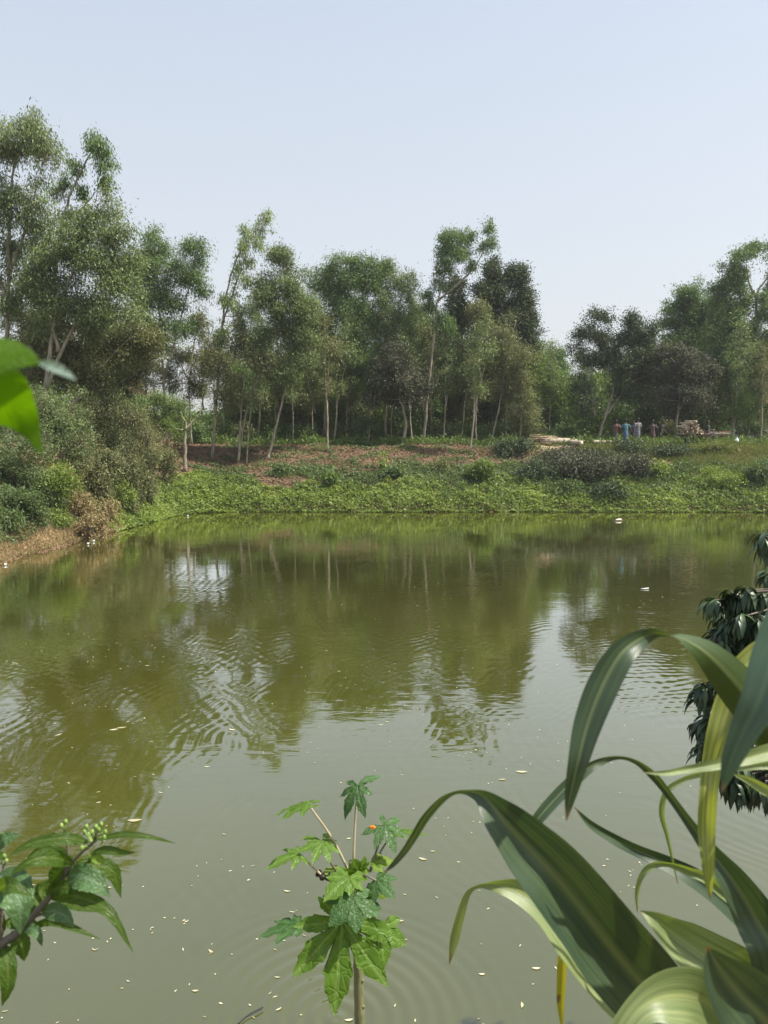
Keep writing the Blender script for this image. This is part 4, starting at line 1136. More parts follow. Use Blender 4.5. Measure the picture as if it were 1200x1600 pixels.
strap(lily, [(1165, 1725, .98, 24, 0), (1270, 1640, .98, 60, 0), (1225, 1575, 1.0, 100, 0), (1148, 1524, 1.02, 98, 0), (1105, 1496, 1.03, 86, 0), (1061, 1466, 1.04, 66, 0), (1027, 1440, 1.04, 32, 0), (1000, 1423, 1.05, 1, 0)], S_P, fold=.45)
strap(lily, [(1165, 1725, .98, 30, 0), (1190, 1650, .86, 66, 0), (1140, 1598, .80, 100, 10), (1092, 1563, .78, 104, 14), (1044, 1558, .76, 88, 12), (1003, 1575, .75, 52, 8), (968, 1622, .74, 40, 0), (945, 1675, .74, 2, 0)], S_P, fold=.4)
strap(lily, [(1165, 1725, .98, 30, 0), (1235, 1660, .78, 90, 0), (1205, 1605, .72, 124, 0), (1160, 1558, .71, 116, 0), (1127, 1517, .70, 76, 0), (1104, 1478, .70, 2, 0)], S_G, fold=.35, label='blunt dark leaf with a brown torn margin')
strap(lily, [(1165, 1725, .98, 12, 0), (1000, 1560, 1.1, 16, 0), (905, 1490, 1.12, 16, 20), (885, 1480, 1.12, 15, 30), (879, 1500, 1.12, 16, 0), (877, 1535, 1.12, 15, 0), (876, 1570, 1.12, 12, 0), (879, 1615, 1.12, 1, 0)], S_X, fold=.4, label='small yellowing leaf hanging down')
strap(lily, [(1165, 1725, .98, 20, 0), (1130, 1650, 1.02, 60, 0), (1075, 1600, 1.04, 66, 0), (1010, 1590, 1.05, 50, 0), (965, 1640, 1.05, 2, 0)], S_G, fold=.4)

# --- papaya-like seedling, centre
def lobed_mat(name, a, b, vein, trans):
    m, nt, out = new_mat(name)
    at = N(nt, 'Attribute'); at.attribute_name = 'tint'
    tc = N(nt, 'TexCoord'); nz = N(nt, 'TexNoise'); nz.inputs['Scale'].default_value = 40; nz.inputs['Detail'].default_value = 4
    nt.links.new(tc.outputs['Object'], nz.inputs['Vector'])
    mx = N(nt, 'MixRGB'); mx.inputs[1].default_value = rgba(a); mx.inputs[2].default_value = rgba(b); nt.links.new(nz.outputs[0], mx.inputs[0])
    mv = N(nt, 'MixRGB'); mv.inputs[2].default_value = rgba(vein); nt.links.new(at.outputs['Fac'], mv.inputs[0]); nt.links.new(mx.outputs[0], mv.inputs[1])
    p = N(nt, 'BsdfPrincipled'); p.inputs['Roughness'].default_value = .45; p.inputs['Specular IOR Level'].default_value = .4
    t = N(nt, 'BsdfTranslucent'); tm = N(nt, 'MixRGB', blend_type='MULTIPLY'); tm.inputs[0].default_value = 1; tm.inputs[2].default_value = (1.7, 1.7, .25, 1)
    uvn = N(nt, 'UVMap'); uvn.uv_map = 'UVMap'
    vo = N(nt, 'TexVoronoi', feature='DISTANCE_TO_EDGE'); vo.inputs['Scale'].default_value = 9
    nt.links.new(uvn.outputs[0], vo.inputs['Vector'])
    vm = N(nt, 'MapRange'); vm.inputs['From Max'].default_value = .12; nt.links.new(vo.outputs['Distance'], vm.inputs['Value'])
    v2 = N(nt, 'Math', operation='SUBTRACT'); nt.links.new(vm.outputs[0], v2.inputs[0]); nt.links.new(at.outputs['Fac'], v2.inputs[1])
    dk = N(nt, 'MixRGB', blend_type='MULTIPLY'); dk.inputs[0].default_value = .35
    cv = N(nt, 'MapRange'); cv.inputs['To Min'].default_value = 1.35; cv.inputs['To Max'].default_value = .9; nt.links.new(vm.outputs[0], cv.inputs['Value'])
    nt.links.new(mv.outputs[0], dk.inputs[1]); nt.links.new(cv.outputs[0], dk.inputs[2]); mv = dk
    b_ = N(nt, 'Bump'); b_.inputs['Strength'].default_value = .45; b_.inputs['Distance'].default_value = .003
    nt.links.new(v2.outputs[0], b_.inputs['Height'])
    nt.links.new(mv.outputs[0], p.inputs['Base Color']); nt.links.new(mv.outputs[0], tm.inputs[1]); nt.links.new(tm.outputs[0], t.inputs['Color']); nt.links.new(b_.outputs[0], p.inputs['Normal'])
    s = N(nt, 'MixShader'); s.inputs[0].default_value = trans
    nt.links.new(p.outputs[0], s.inputs[1]); nt.links.new(t.outputs[0], s.inputs[2]); nt.links.new(s.outputs[0], out.inputs[0])
    return m
M['pap'] = lobed_mat('lobed_leaf', (.085, .165, .018), (.13, .24, .03), (.24, .36, .10), .42)
M['papd'] = lobed_mat('lobed_leaf_deep', (.038, .095, .022), (.062, .135, .030), (.10, .18, .08), .25)
M['papy'] = lobed_mat('lobed_leaf_young', (.16, .26, .03), (.22, .34, .05), (.28, .38, .10), .45)
M['lance'] = lobed_mat('lance_leaf', (.045, .095, .010), (.075, .14, .016), (.14, .20, .05), .45)
M['lancep'] = lobed_mat('lance_leaf_pale', (.06, .125, .04), (.09, .17, .055), (.16, .25, .14), .2)
M['stemgreen'] = noisy('green_stem', (.12, .13, .06), (.24, .22, .11), 30, .6, .3, (1, 1, .3))
M['petiole'] = noisy('pale_leaf_stalk', (.34, .30, .18), (.50, .44, .30), 20, .5, .1)
M['petioled'] = noisy('dull_leaf_stalk', (.10, .09, .07), (.17, .15, .11), 20, .5, .1)
M['bud'] = noisy('green_buds', (.13, .24, .04), (.26, .36, .10), 60, .5, .1)
M['orange'] = noisy('orange_petal', (.75, .16, .02), (.9, .28, .04), 40, .5, .1)

def lobed_leaf(parent, c, tip, nrm, size, lobes=((0, 1), (40, .82), (-40, .82), (80, .66), (-80, .66), (128, .42), (-128, .42)), droop=.35, mat='pap', seed=0, width=1.0, cup=0.0):
    """palmate leaf: centre c, direction of its main lobe, normal; a star outline filled in rings"""
    rr = random.Random(seed)
    c = Vector(c); x = Vector(tip).normalized(); n = Vector(nrm); n = (n - x * n.dot(x)).normalized(); y = n.cross(x)
    lob = sorted([(R(a), l * rr.uniform(.92, 1.08)) for a, l in lobes])
    out = []
    prof = [(.40, .145), (.50, .185), (.56, .215), (.60, .175), (.70, .165), (.76, .150), (.79, .115), (.90, .06), (1.0, 0.0)]
    for j, (a, l) in enumerate(lob):
        pr = [(s * l, -t * l * width) for s, t in prof] + [(s * l, t * l * width) for s, t in prof[::-1][1:]]
        for s, t in pr:
            t += rr.uniform(-.008, .008)
            out.append((math.atan2(t, s) + a, math.hypot(s, t), j))
        nxt = lob[(j + 1) % len(lob)]
        a2 = nxt[0] + (2 * math.pi if j == len(lob) - 1 else 0)
        gap = a2 - a
        out.append((a + gap / 2, (.30 if gap < R(75) else .06) * (l + nxt[1]) * .5, j))
    rings = [.0, .12, .25, .4, .55, .7, .85, 1.0]
    verts = []; vein = []; uvs = []
    m = len(out)
    # vein strength measured from lobe axes
    for q in rings:
        for (th, r_, j) in out:
            rad = r_ * q
            a, l = lob[j]
            X, Y = rad * math.cos(th), rad * math.sin(th)
            off = abs(rad * math.sin(th - a))
            v = max(0, 1 - off / .013)
            z = -droop * rad * rad + cup * abs(rad * math.sin(th - a)) + .02 * math.sin(rad * 22 + th * 3) + .10 * off
            verts.append(c + (x * X + y * Y) * size + n * z * size); vein.append(v * .8); uvs.append((X, Y))
    faces = []
    for k in range(len(rings) - 1):
        for i in range(m):
            i2 = (i + 1) % m
            faces.append((k * m + i, (k + 1) * m + i, (k + 1) * m + i2, k * m + i2) if k else (m * 0 + i, m + i, m + i2))
    return fin_mesh('leaf', verts, faces, uvs, M[mat], parent, extra=vein)

PD = 1.8
pp = P(560, 1640, PD)
gz = hz(pp.x, pp.y)
pap = empty('papaya_seedling', (pp.x, pp.y, gz), 'young papaya plant with lobed leaves on a bare green stem', 'plant')
mb = MB()
st = catmull([(pp.x + .01, pp.y + .03, gz - .05), tuple(P(563, 1640, PD)), tuple(P(561, 1570, PD)), tuple(P(559, 1500, PD)), tuple(P(556, 1430, PD)), tuple(P(552, 1375, PD)), tuple(P(548, 1345, PD))], 7)
nst = len(st)
mb.tube(st, [.0145 - .009 * (i / (nst - 1)) ** 1.5 + (.0014 if i % 4 == 0 else 0) for i in range(nst)], 14, wob=.03)
for i in (14, 18, 22, 26, 30, 33):
    p = Vector(st[i]); mb.blob(p + Vector((random.choice((-1, 1)) * .011, -.005, 0)), .005, 6, 4, .2)
mb.build('stem', M['stemgreen'], pap)
def pet(pts, r=.0032, mat='petiole'):
    mb = MB(); q = catmull([tuple(P(a, b, PD + d)) for a, b, d in pts], 6)
    mb.tube(q, [r * (1.25 - .5 * i / (len(q) - 1)) for i in range(len(q))], 7)
    return mb.build('petiole', M[mat], pap)
pet([(548, 1368, 0), (520, 1312, -.02), (484, 1260, -.03)])
pet([(552, 1352, 0), (554, 1300, 0), (558, 1232, 0)])
pet([(578, 1362, 0), (588, 1330, .02), (598, 1296, .03)], .003, 'petioled')
pet([(578, 1362, 0), (598, 1325, .06), (612, 1305, .07)], .0025, 'petioled')
pet([(540, 1378, 0), (518, 1350, -.02), (504, 1318, -.03)], .0026, 'petioled')
pet([(530, 1385, 0), (500, 1365, -.04), (470, 1336, -.05)], .003)
pet([(556, 1478, 0), (520, 1462, -.05), (470, 1445, -.08)], .003)
pet([(556, 1400, 0), (552, 1420, -.06), (536, 1440, -.09)], .0032)
pet([(557, 1415, 0), (575, 1430, -.04), (594, 1452, -.06)], .003)
pet([(552, 1370, 0), (570, 1368, -.04), (588, 1376, -.05)], .003, 'petioled')
def LL(px, py, d, tpx, tpy, td, nrm, size_px, **k):
    c = P(px, py, PD + d); t = P(tpx, tpy, PD + td) - c
    return lobed_leaf(pap, c, t, nrm, size_px * mpp(PD), **k)
UP = (0, -.25, 1)
LL(483, 1257, -.03, 420, 1266, -.03, (0, .22, 1), 66, mat='pap', seed=1, droop=.2)
LL(558, 1228, 0, 530, 1268, -.05, (-.35, -.55, 1), 46, mat='papd', seed=2, droop=.5, lobes=((0, 1), (45, .95), (-45, .8), (90, .7), (160, .9), (-95, .6)))
LL(600, 1290, .03, 622, 1328, -.03, (.25, -.65, .8), 48, mat='papd', seed=3, droop=.4, lobes=((0, 1), (50, .8), (-50, .85), (100, .8), (-100, .8), (160, .6)))
LL(612, 1300, .07, 682, 1300, .05, (0, .2, 1), 66, mat='pap', seed=4, droop=.1, lobes=((0, 1), (40, .6), (-40, .6), (80, .55), (-80, .55), (150, .5)))
LL(504, 1316, -.03, 486, 1348, -.10, (.1, -.6, .9), 44, mat='pap', seed=5, droop=.3, lobes=((0, .9), (45, .8), (-45, .9), (90, .7), (-90, .8), (135, .6), (180, .8)))
LL(468, 1334, -.05, 415, 1345, -.09, (0, -.15, 1), 54, mat='pap', seed=6, droop=.3, lobes=((0, 1), (50, .6), (-50, .6), (100, .5), (-100, .5)))
LL(470, 1444, -.08, 402, 1456, -.10, (.1, .1, 1), 72, mat='papd', seed=7, droop=.15, lobes=((0, 1), (35, .8), (-35, .7), (75, .5), (-75, .5), (150, .4)))
LL(535, 1438, -.09, 524, 1572, -.17, (.1, -.75, .75), 140, mat='pap', seed=8, droop=.12, lobes=((0, 1), (42, .80), (-40, .84), (82, .60), (-80, .60), (125, .40), (-125, .36)), width=.86)
LL(594, 1450, -.06, 602, 1504, -.10, (.3, -.75, .7), 58, mat='pap', seed=9, droop=.2, lobes=((0, 1), (52, .95), (-52, .7), (100, .65), (-110, .6)), width=1.35)
LL(545, 1372, -.06, 508, 1397, -.12, (-.1, -.55, 1), 52, mat='pap', seed=10, droop=.3, lobes=((0, 1), (50, .6), (-50, .7), (100, .6), (-100, .6), (160, .7)), width=1.5)
LL(552, 1405, -.10, 520, 1436, -.14, (-.1, -.75, .8), 52, mat='papd', seed=11, droop=.3, lobes=((0, 1), (55, .9), (-55, .9), (110, .9), (-110, .7), (170, .6)), width=1.5)
LL(588, 1376, -.05, 612, 1392, -.10, (.2, -.75, .7), 40, mat='papd', seed=12, droop=.5, lobes=((0, 1), (55, .8), (-55, .8), (110, .8), (-110, .7)), width=1.4)
LL(562, 1362, -.02, 552, 1345, -.06, (0, -.8, .5), 36, mat='pap', seed=13, droop=.3, width=1.4)
LL(578, 1350, .0, 622, 1340, 0, (0, -.4, 1), 44, mat='papy', seed=14, droop=.2, lobes=((0, 1), (40, .6), (-40, .6), (170, .4)), width=1.3)
LL(583, 1385, -.02, 602, 1404, -.04, (0, -.9, .4), 26, mat='papy', seed=15, droop=.3, width=1.6)
LL(532, 1358, 0, 500, 1362, -.03, (0, -.4, 1), 34, mat='papy', seed=16, droop=.2, lobes=((0, 1), (40, .5), (-40, .5)), width=1.3)
LL(565, 1412, -.03, 590, 1418, -.04, (0, -.8, .6), 34, mat='papd', seed=17, droop=.3, width=1.4)
LL(560, 1360, .0, 573, 1373, -.03, (.2, -.8, .5), 24, mat='papy', seed=18, droop=.3, width=1.6)
mb = MB()
for a in ((496, 1366, -.03, .006), (503, 1370, -.04, .009), (511, 1372, -.03, .007), (516, 1366, -.03, .006), (500, 1362, -.03, .005)):
    mb.blob(P(a[0], a[1], PD + a[2]), a[3], 8, 6, .25)
mb.build('withered_leaf', M['hair'], pap)['label'] = 'shrivelled black leaf remnant'
mb = MB()
for a in range(5):
    th = a * 1.256
    mb.blob(P(582, 1292, PD - .02) + Vector((math.cos(th) * .004, -.002, math.sin(th) * .0025)), (.0045, .003, .0028), 7, 5, .1)
og = mb.build('flower', M['orange']); tag(og, 'tiny orange flower on a leaf of the young papaya plant', 'flower')

# --- leafy shrub, lower left
def lance(parent, pts, wpx, mat='lance', D0=1.1, fold=.18, droopy=0.0, name='leaf', roll=0):
    """pts (px,py[,dD]) base..tip, greatest width wpx"""
    rows = catmull([(p[0], p[1], D0 + (p[2] if len(p) > 2 else 0)) for p in pts], 8)
    C = [P(*r) for r in rows]; m = len(C); cams = Vector((0, 0, CAMZ))
    verts = []; uvs = []; vein = []
    nc = 8
    for i in range(m):
        t = i / (m - 1)
        tg = (C[min(i + 1, m - 1)] - C[max(i - 1, 0)]).normalized(); view = (C[i] - cams).normalized()
        s = tg.cross(view).normalized(); nn = s.cross(tg)
        rl = R(roll); s2 = s * math.cos(rl) + nn * math.sin(rl); n2 = nn * math.cos(rl) - s * math.sin(rl)
        prof = (math.sin(math.pi * min(1, t) ** .8) ** .85) * (1 - .25 * t) * 1.1 if 0 < t < 1 else .02
        wd = wpx * .5 * mpp(rows[i][2]) * prof
        for k in range(nc + 1):
            u = k / nc * 2 - 1
            verts.append(C[i] + s2 * wd * u * (1 + .05 * math.sin(i * 1.9 + (1 if u > 0 else 0))) - n2 * (fold * wd * abs(u) + .10 * wd * math.sin(i * 1.3) * u * u))
            uvs.append((k / nc, t)); vein.append(max(0, 1 - abs(u) / .10) * .8 + (.25 if (abs(u) > .12 and (i + int(abs(u) * 4)) % 3 == 0) else 0))
    n = nc + 1
    faces = [(i * n + k, i * n + k + 1, (i + 1) * n + k + 1, (i + 1) * n + k) for i in range(m - 1) for k in range(nc)]
    return fin_mesh(name, verts, faces, uvs, M[mat], parent, extra=vein)

sb = P(-30, 1640, 1.1)
shl = empty('leafy_shrub', (sb.x, sb.y, hz(sb.x, sb.y)), 'near leafy shrub with long pointed leaves and buds in lower left corner', 'shrub')
mb = MB()
br = catmull([(sb.x, sb.y, hz(sb.x, sb.y) - .05), tuple(P(-25, 1600, 1.12)), tuple(P(-5, 1490, 1.1)), tuple(P(30, 1455, 1.1)), tuple(P(75, 1405, 1.1)), tuple(P(100, 1370, 1.1)), tuple(P(118, 1342, 1.1)), tuple(P(150, 1312, 1.1))], 5)
mb.tube(br, [max(.0022, .010 - .009 * i / len(br)) for i in range(len(br))], 8)
for pts in ([(0, 1480), (4, 1420), (5, 1345)], [(100, 1372), (106, 1335), (102, 1300)], [(40, 1445), (60, 1430), (95, 1425)], [(2, 1430), (-20, 1380), (-30, 1340)]):
    q = catmull([tuple(P(a, b, 1.1)) for a, b in pts], 4); mb.tube(q, [.0032 - .0002 * i for i in range(len(q))], 6)
mb.build('stem', M['petioled'], shl)
for pts, wd, mt in [
        ([(140, 1316), (100, 1310, -.02), (50, 1318, -.03), (12, 1338, -.04)], 20, 'lance'),
        ([(115, 1350), (85, 1341, -.03), (50, 1345, -.05), (14, 1368, -.06)], 26, 'lance'),
        ([(150, 1312), (190, 1304, 0), (230, 1307, 0), (276, 1318, .02)], 11, 'lance'),
        ([(140, 1335), (165, 1328, 0), (190, 1332, 0), (212, 1332, 0)], 14, 'lance'),
        ([(105, 1366), (140, 1354, .02), (175, 1362, .03), (189, 1403, .03)], 34, 'lance'),
        ([(105, 1368), (128, 1370, -.03), (152, 1382, -.04), (172, 1402, -.04)], 40, 'lancep'),
        ([(78, 1403), (120, 1401, -.03), (170, 1425, -.05), (208, 1488, -.06)], 24, 'lance'),
        ([(85, 1410), (110, 1412, 0), (130, 1418, 0), (152, 1425, 0)], 17, 'lance'),
        ([(65, 1425), (85, 1424, -.02), (102, 1432, -.03), (116, 1450, -.03)], 28, 'lancep'),
        ([(45, 1450), (80, 1440, 0), (115, 1450, 0), (158, 1468, 0)], 14, 'lance'),
        ([(-4, 1368), (18, 1385, -.04), (30, 1415, -.06), (32, 1460, -.06)], 60, 'lancep'),
        ([(-14, 1400), (6, 1385, -.06), (20, 1385, -.08), (52, 1400, -.08)], 30, 'lance'),
        ([(-20, 1330), (0, 1315, -.02), (15, 1308, -.02), (34, 1304, -.02)], 24, 'lancep'),
        ([(0, 1478), (10, 1500, -.02), (12, 1540, -.03), (3, 1572, -.03)], 30, 'lance'),
        ([(35, 1452), (50, 1452, -.01), (60, 1462, -.02), (66, 1479, -.02)], 18, 'lancep'),
        ([(18, 1455), (30, 1470, 0), (36, 1485, 0), (38, 1502, 0)], 30, 'lance'),
        ([(72, 1400), (90, 1388, -.01), (108, 1388, -.02), (120, 1400, -.02)], 24, 'lance'),
        ([(102, 1352), (92, 1362, 0), (84, 1372, 0), (78, 1380, 0)], 28, 'lance'),
        ([(55, 1425), (60, 1400, .03), (70, 1385, .04), (88, 1375, .04)], 26, 'lance'),
        ([(30, 1450), (36, 1425, .02), (42, 1410, .03), (60, 1395, .03)], 34, 'lance'),
        ([(115, 1345), (90, 1330, .03), (60, 1330, .03), (34, 1350, .03)], 16, 'lance'),
        ([(140, 1330), (150, 1340, 0), (158, 1345, 0), (163, 1350, 0)], 16, 'papy'),
        ([(8, 1440), (20, 1440, .01), (45, 1440, .01), (62, 1452, .01)], 24, 'lance'),
        ([(5, 1425), (-5, 1440, 0), (-12, 1470, 0), (-10, 1500, 0)], 34, 'lance'),
        ([(4, 1350), (-10, 1340, 0), (-30, 1345, 0), (-50, 1365, 0)], 30, 'lance')]:
    lance(shl, pts, wd, mt)
rr = random.Random(4)
for (bx, by, tx, ty) in [(148, 1313, 158, 1288), (148, 1313, 150, 1292), (148, 1313, 144, 1300), (148, 1315, 135, 1292), (148, 1313, 165, 1300), (148, 1316, 163, 1308), (146, 1318, 138, 1304), (145, 1320, 132, 1300), (143, 1322, 130, 1312), (102, 1302, 96, 1290), (102, 1302, 103, 1284), (140, 1325, 128, 1325), (145, 1316, 154, 1296), (8, 1348, 7, 1338), (8, 1352, 10, 1345), (20, 1372, 17, 1370), (148, 1314, 160, 1312)]:
    mb = MB(); a = P(bx, by, 1.1); b = P(tx, ty, 1.1 + rr.uniform(-.03, .03))
    mb.tube([a, a.lerp(b, .5) + Vector((0, 0, .003)), b], [.0012, .001, .0012], 5)
    mb.blob(b, (.0030, .0030, .0045), 7, 5, .1)
    mb.build('bud', M['bud'], shl)

# --- blurred leaf very near the lens, upper left (thin real blade)
ND = .40
hb = P(-420, 640, .5)
hang = empty('near_plant', (hb.x, hb.y, hz(hb.x, hb.y)), 'out of focus bright green lobed leaf reaching in at the left edge', 'plant')
out = [(-140, 560), (-80, 540), (-30, 530), (0, 527), (28, 533), (48, 546), (58, 556), (66, 569), (48, 571), (30, 572), (28, 578), (40, 590), (50, 612), (58, 640), (63, 668), (66, 712), (56, 702), (44, 688), (30, 676), (12, 667), (0, 664), (-30, 655), (-80, 650), (-140, 620)]
cx, cy = -30, 590
verts = []; uvs = []; vn = []
rings = [0, .25, .5, .75, 1]
for q in rings:
    for (a, b) in out:
        x = cx + (a - cx) * q; y = cy + (b - cy) * q
        verts.append(P(x, y, ND + .00012 * (x + 30) + .01 * math.sin(y * .03))); uvs.append((x / 100, y / 100)); vn.append(0)
m = len(out)
faces = []
for k in range(4):
    for i in range(m):
        i2 = (i + 1) % m
        faces.append((k * m + i, (k + 1) * m + i, (k + 1) * m + i2, k * m + i2) if k else (i, m + i, m + i2))
M['nearleaf'] = lobed_mat('near_leaf', (.075, .17, .004), (.10, .21, .006), (.3, .4, .1), .62)
M['neartip'] = lobed_mat('near_leaf_back', (.28, .40, .36), (.34, .48, .42), (.4, .5, .45), .2)
fin_mesh('leaf', verts, faces, uvs, M['nearleaf'], hang, extra=vn)
lance(hang, [(60, 566, 0), (82, 572, 0), (102, 582, 0), (120, 594, 0)], 16, 'neartip', D0=ND, name='leaf_tip')
mb = MB()
q = catmull([tuple(P(-135, 590, ND + .01)), tuple(P(-260, 620, .45)), tuple(P(-420, 760, .5))], 6)
mb.tube(q, .0025, 7); mb.build('petiole', M['stemgreen'], hang)
mb = MB(); e = P(-420, 760, .5)
mb.tube([(e.x, e.y, hz(e.x, e.y) - .05), (e.x + .01, e.y, (hz(e.x, e.y) + e.z) / 2), tuple(e), (e.x, e.y, e.z + .12)], [.012, .010, .008, .006], 8); mb.build('stem', M['stemgreen'], hang)

# --- dark drooping-leaved tree hanging over the water at the right edge
def drooping_tree():
    r = np.random.default_rng(77)
    D = 4.0
    ros = [(1196, 838, -.2), (1200, 850, -.1), (1206, 830, 0), (1165, 922, 0), (1192, 930, 0), (1145, 968, 0), (1172, 962, .1), (1200, 965, .1), (1128, 985, 0), (1155, 1000, .1), (1185, 1005, .1), (1205, 1010, 0), (1115, 990, .1),
           (1098, 1072, 0), (1118, 1068, 0), (1108, 1088, .1), (1128, 1092, .1), (1122, 1118, 0), (1110, 1150, 0), (1130, 1140, .1), (1100, 1180, 0), (1118, 1172, 0), (1150, 1050, .2), (1145, 1100, .2), (1170, 1060, .2),
           (1165, 1110, .2), (1150, 1150, .2), (1180, 1150, .2), (1200, 1090, .2), (1135, 1190, .1), (1160, 1190, .2), (1190, 1200, .2), (1150, 1225, .1), (1172, 1232, .1), (1196, 1235, .1), (1205, 1180, .2), (1135, 1225, .1), (1225, 1210, .2), (1215, 1250, .1)]
    for i in range(90):
        ros.append((float(r.uniform(1175, 1420)), float(r.uniform(930, 1195) + 45 * math.sin(i * 1.7)), float(r.uniform(-.3, .7))))
    for i in range(22):
        ros.append((float(r.uniform(1140, 1200)), float(r.uniform(925, 1020)), float(r.uniform(-.1, .5))))
    for i in range(30):
        ros.append((float(r.uniform(1108, 1200)), float(r.uniform(925, 1035)), float(r.uniform(-.1, .5))))
    for i in range(16):
        ros.append((float(r.uniform(1094, 1160)), float(r.uniform(1065, 1180)), float(r.uniform(-.1, .4))))
    for i in range(16):
        ros.append((float(r.uniform(1125, 1200)), float(r.uniform(1150, 1235)), float(r.uniform(-.1, .4))))
    base = P(1420, 1500, 4.0); base.z = hz(base.x, base.y)
    root = empty('drooping_tree', base, 'dark glossy tree with drooping leaf clusters over the water at right edge', 'tree')
    mb = MB()
    top = P(1330, 960, 4.2)
    trunk = catmull([(base.x, base.y, base.z - .1), (base.x - .05, base.y + .1, base.z + .7), tuple(P(1370, 1180, 4.15)), tuple(top)], 6)
    mb.tube(trunk, [.06 - .002 * i for i in range(len(trunk))], 8)
    V = []; F_ = []; T = []
    b = 0
    for (px, py, d) in ros:
        c = P(px, py, D + d)
        near = min(trunk[4:], key=lambda q: (Vector(q) - c).length + .3 * abs(q[2] - c.z))
        nq = Vector(near)
        mb.tube(catmull([tuple(nq), tuple(nq.lerp(c, .55) + Vector((0, 0, .06))), tuple(c)], 3), [.014, .012, .010, .008, .006, .005, .004], 5, cap=False)
        nl = 18
        for k in range(nl):
            th = r.uniform(0, 2 * math.pi)
            hd = Vector((math.cos(th), math.sin(th), 0))
            L = r.uniform(.085, .15); W = L * r.uniform(.20, .27)
            side = Vector((-math.sin(th), math.cos(th), 0)) * W * .5
            out0 = r.uniform(.1, 1.5)
            prev = c + Vector((0, 0, r.uniform(-.02, .02)))
            pts = [prev]
            S = 5
            for s in range(1, S + 1):
                dr = hd * (out0 * (1 - .75 * s / S)) + Vector((0, 0, -.25 - .9 * s / S + .25 * (1 - s / S)))
                pts.append(pts[-1] + dr.normalized() * L / S)
            wp = [.08, .75, 1.0, .85, .45, .02]
            tt = float(r.random())
            for s in range(S + 1):
                up = Vector((0, 0, .12 * W * wp[s])) + hd * .12 * W * wp[s]
                V += [pts[s] + side * wp[s] + up, pts[s], pts[s] - side * wp[s] + up]; T += [tt] * 3
            for s in range(S):
                o = b + s * 3
                F_ += [(o, o + 1, o + 4, o + 3), (o + 1, o + 2, o + 5, o + 4)]
            b += (S + 1) * 3
    mb.build('trunk', M['barkdark'], root)
    fin_mesh('crown', V, F_, [(0, 0)] * len(V), M['mango'], root, extra=T)
drooping_tree()

# ------------------------------------------------------------------ things on the far bank
def ground_pt(px, D):
    p = P(px, 692, D); p.z = hz(p.x, p.y); return p

def log_thing(name, label, a, b, ra, rb, group=None, bark='log', endm='cutwood', cat='log'):
    a = Vector(a); b = Vector(b)
    mid = (a + b) / 2
    root = empty(name, (mid.x, mid.y, min(a.z, b.z) - ra), label, cat, group)
    mb = MB(); n = 6
    mb.tube([a.lerp(b, i / n) + Vector((0, 0, random.uniform(-.012, .012))) for i in range(n + 1)], [ra + (rb - ra) * i / n + random.uniform(-.01, .01) * ra * 5 for i in range(n + 1)], 12, cap=False)
    mb.build('bark', M[bark], root)
    ax = (b - a).normalized()
    for q, r_, s in ((a, ra, -1), (b, rb, 1)):
        m2 = MB(); m2.tube([q + ax * s * .002 - ax * s * .03, q + ax * s * .008], [r_ * .93, r_ * .93], 14); m2.build('cut_end', M[endm], root)
    return root

def lp(px, D, up, dx=0):
    p = ground_pt(px, D); p.z += up; p.x += dx; return p
FL = 'felled logs on the bank top'
log_thing('felled_log', 'thick pale log with bright sawn end facing the pond', lp(847, 48.2, .30), lp(888, 49.0, .26), .24, .20, FL)
log_thing('felled_log', 'pale log behind whose sawn end shows further right', lp(880, 48.7, .30), lp(918, 49.6, .24), .20, .17, FL)
log_thing('felled_log', 'short log with round white sawn end, rightmost of the pale group', lp(909, 48.0, .22), lp(882, 48.9, .22), .17, .15, FL)
log_thing('felled_log', 'long dull brown log lying at the feet of the people', lp(926, 48.6, .18), lp(975, 48.9, .16), .17, .15, FL, endm='cutwood_dull')
log_thing('felled_log', 'thin dull log lying right behind the checked lungi', lp(1000, 48.9, .14), lp(1026, 49.3, .13), .12, .10, FL, endm='cutwood_dull')
log_thing('felled_log', 'small pale stump piece beside the feet of the man in teal', lp(984, 47.6, .12), lp(988, 47.9, .12), .12, .12, FL)

# saw chips
r_ = np.random.default_rng(8); n = 5000
cpx = P(862, 694, 47.6)
X = cpx.x + r_.normal(size=n) * 1.15; Y = 47.2 + r_.normal(size=n) * .28
lump = .16 * np.exp(-((X - cpx.x) / 1.3) ** 2 - ((Y - 47.2) / .4) ** 2)
Z = H(X, Y) + lump * r_.random(n) + .02
V = leaf_quads(np.stack([X, Y, Z], 1), r_.normal(size=(n, 3)) * [1, 1, .5], .09 * r_.uniform(.5, 1.4, n), .06 * r_.uniform(.5, 1.4, n), r_.normal(size=(n, 3)) * .5 + [0, -.4, .9])
tag(link_mesh('wood_chips', np_mesh('wood_chips', V, 4, r_.random(n)), M['chips']), 'pale saw chips spread in front of the thick logs', 'wood chips', kind='stuff')

# sticks heap left of the logs
for i in range(22):
    a = lp(random.uniform(818, 842), random.uniform(47.8, 48.8), .06 + .03 * i * .8)
    ang = random.uniform(-.6, .6)
    L_ = random.uniform(.7, 1.5)
    b = a + Vector((math.cos(ang) * L_, random.uniform(-.4, .4), math.sin(ang) * .28))
    mb = MB(); mb.tube([a, a.lerp(b, .5) + Vector((0, 0, random.uniform(-.05, .07))), b], [.035, .03, .02], 6)
    o = mb.build('cut_branch', M['drytwig'] if i % 3 else M['cutwood_dull'])
    tag(o, 'crooked cut branch in the heap left of the pale logs', 'branch', 'cut branches heaped beside the logs')

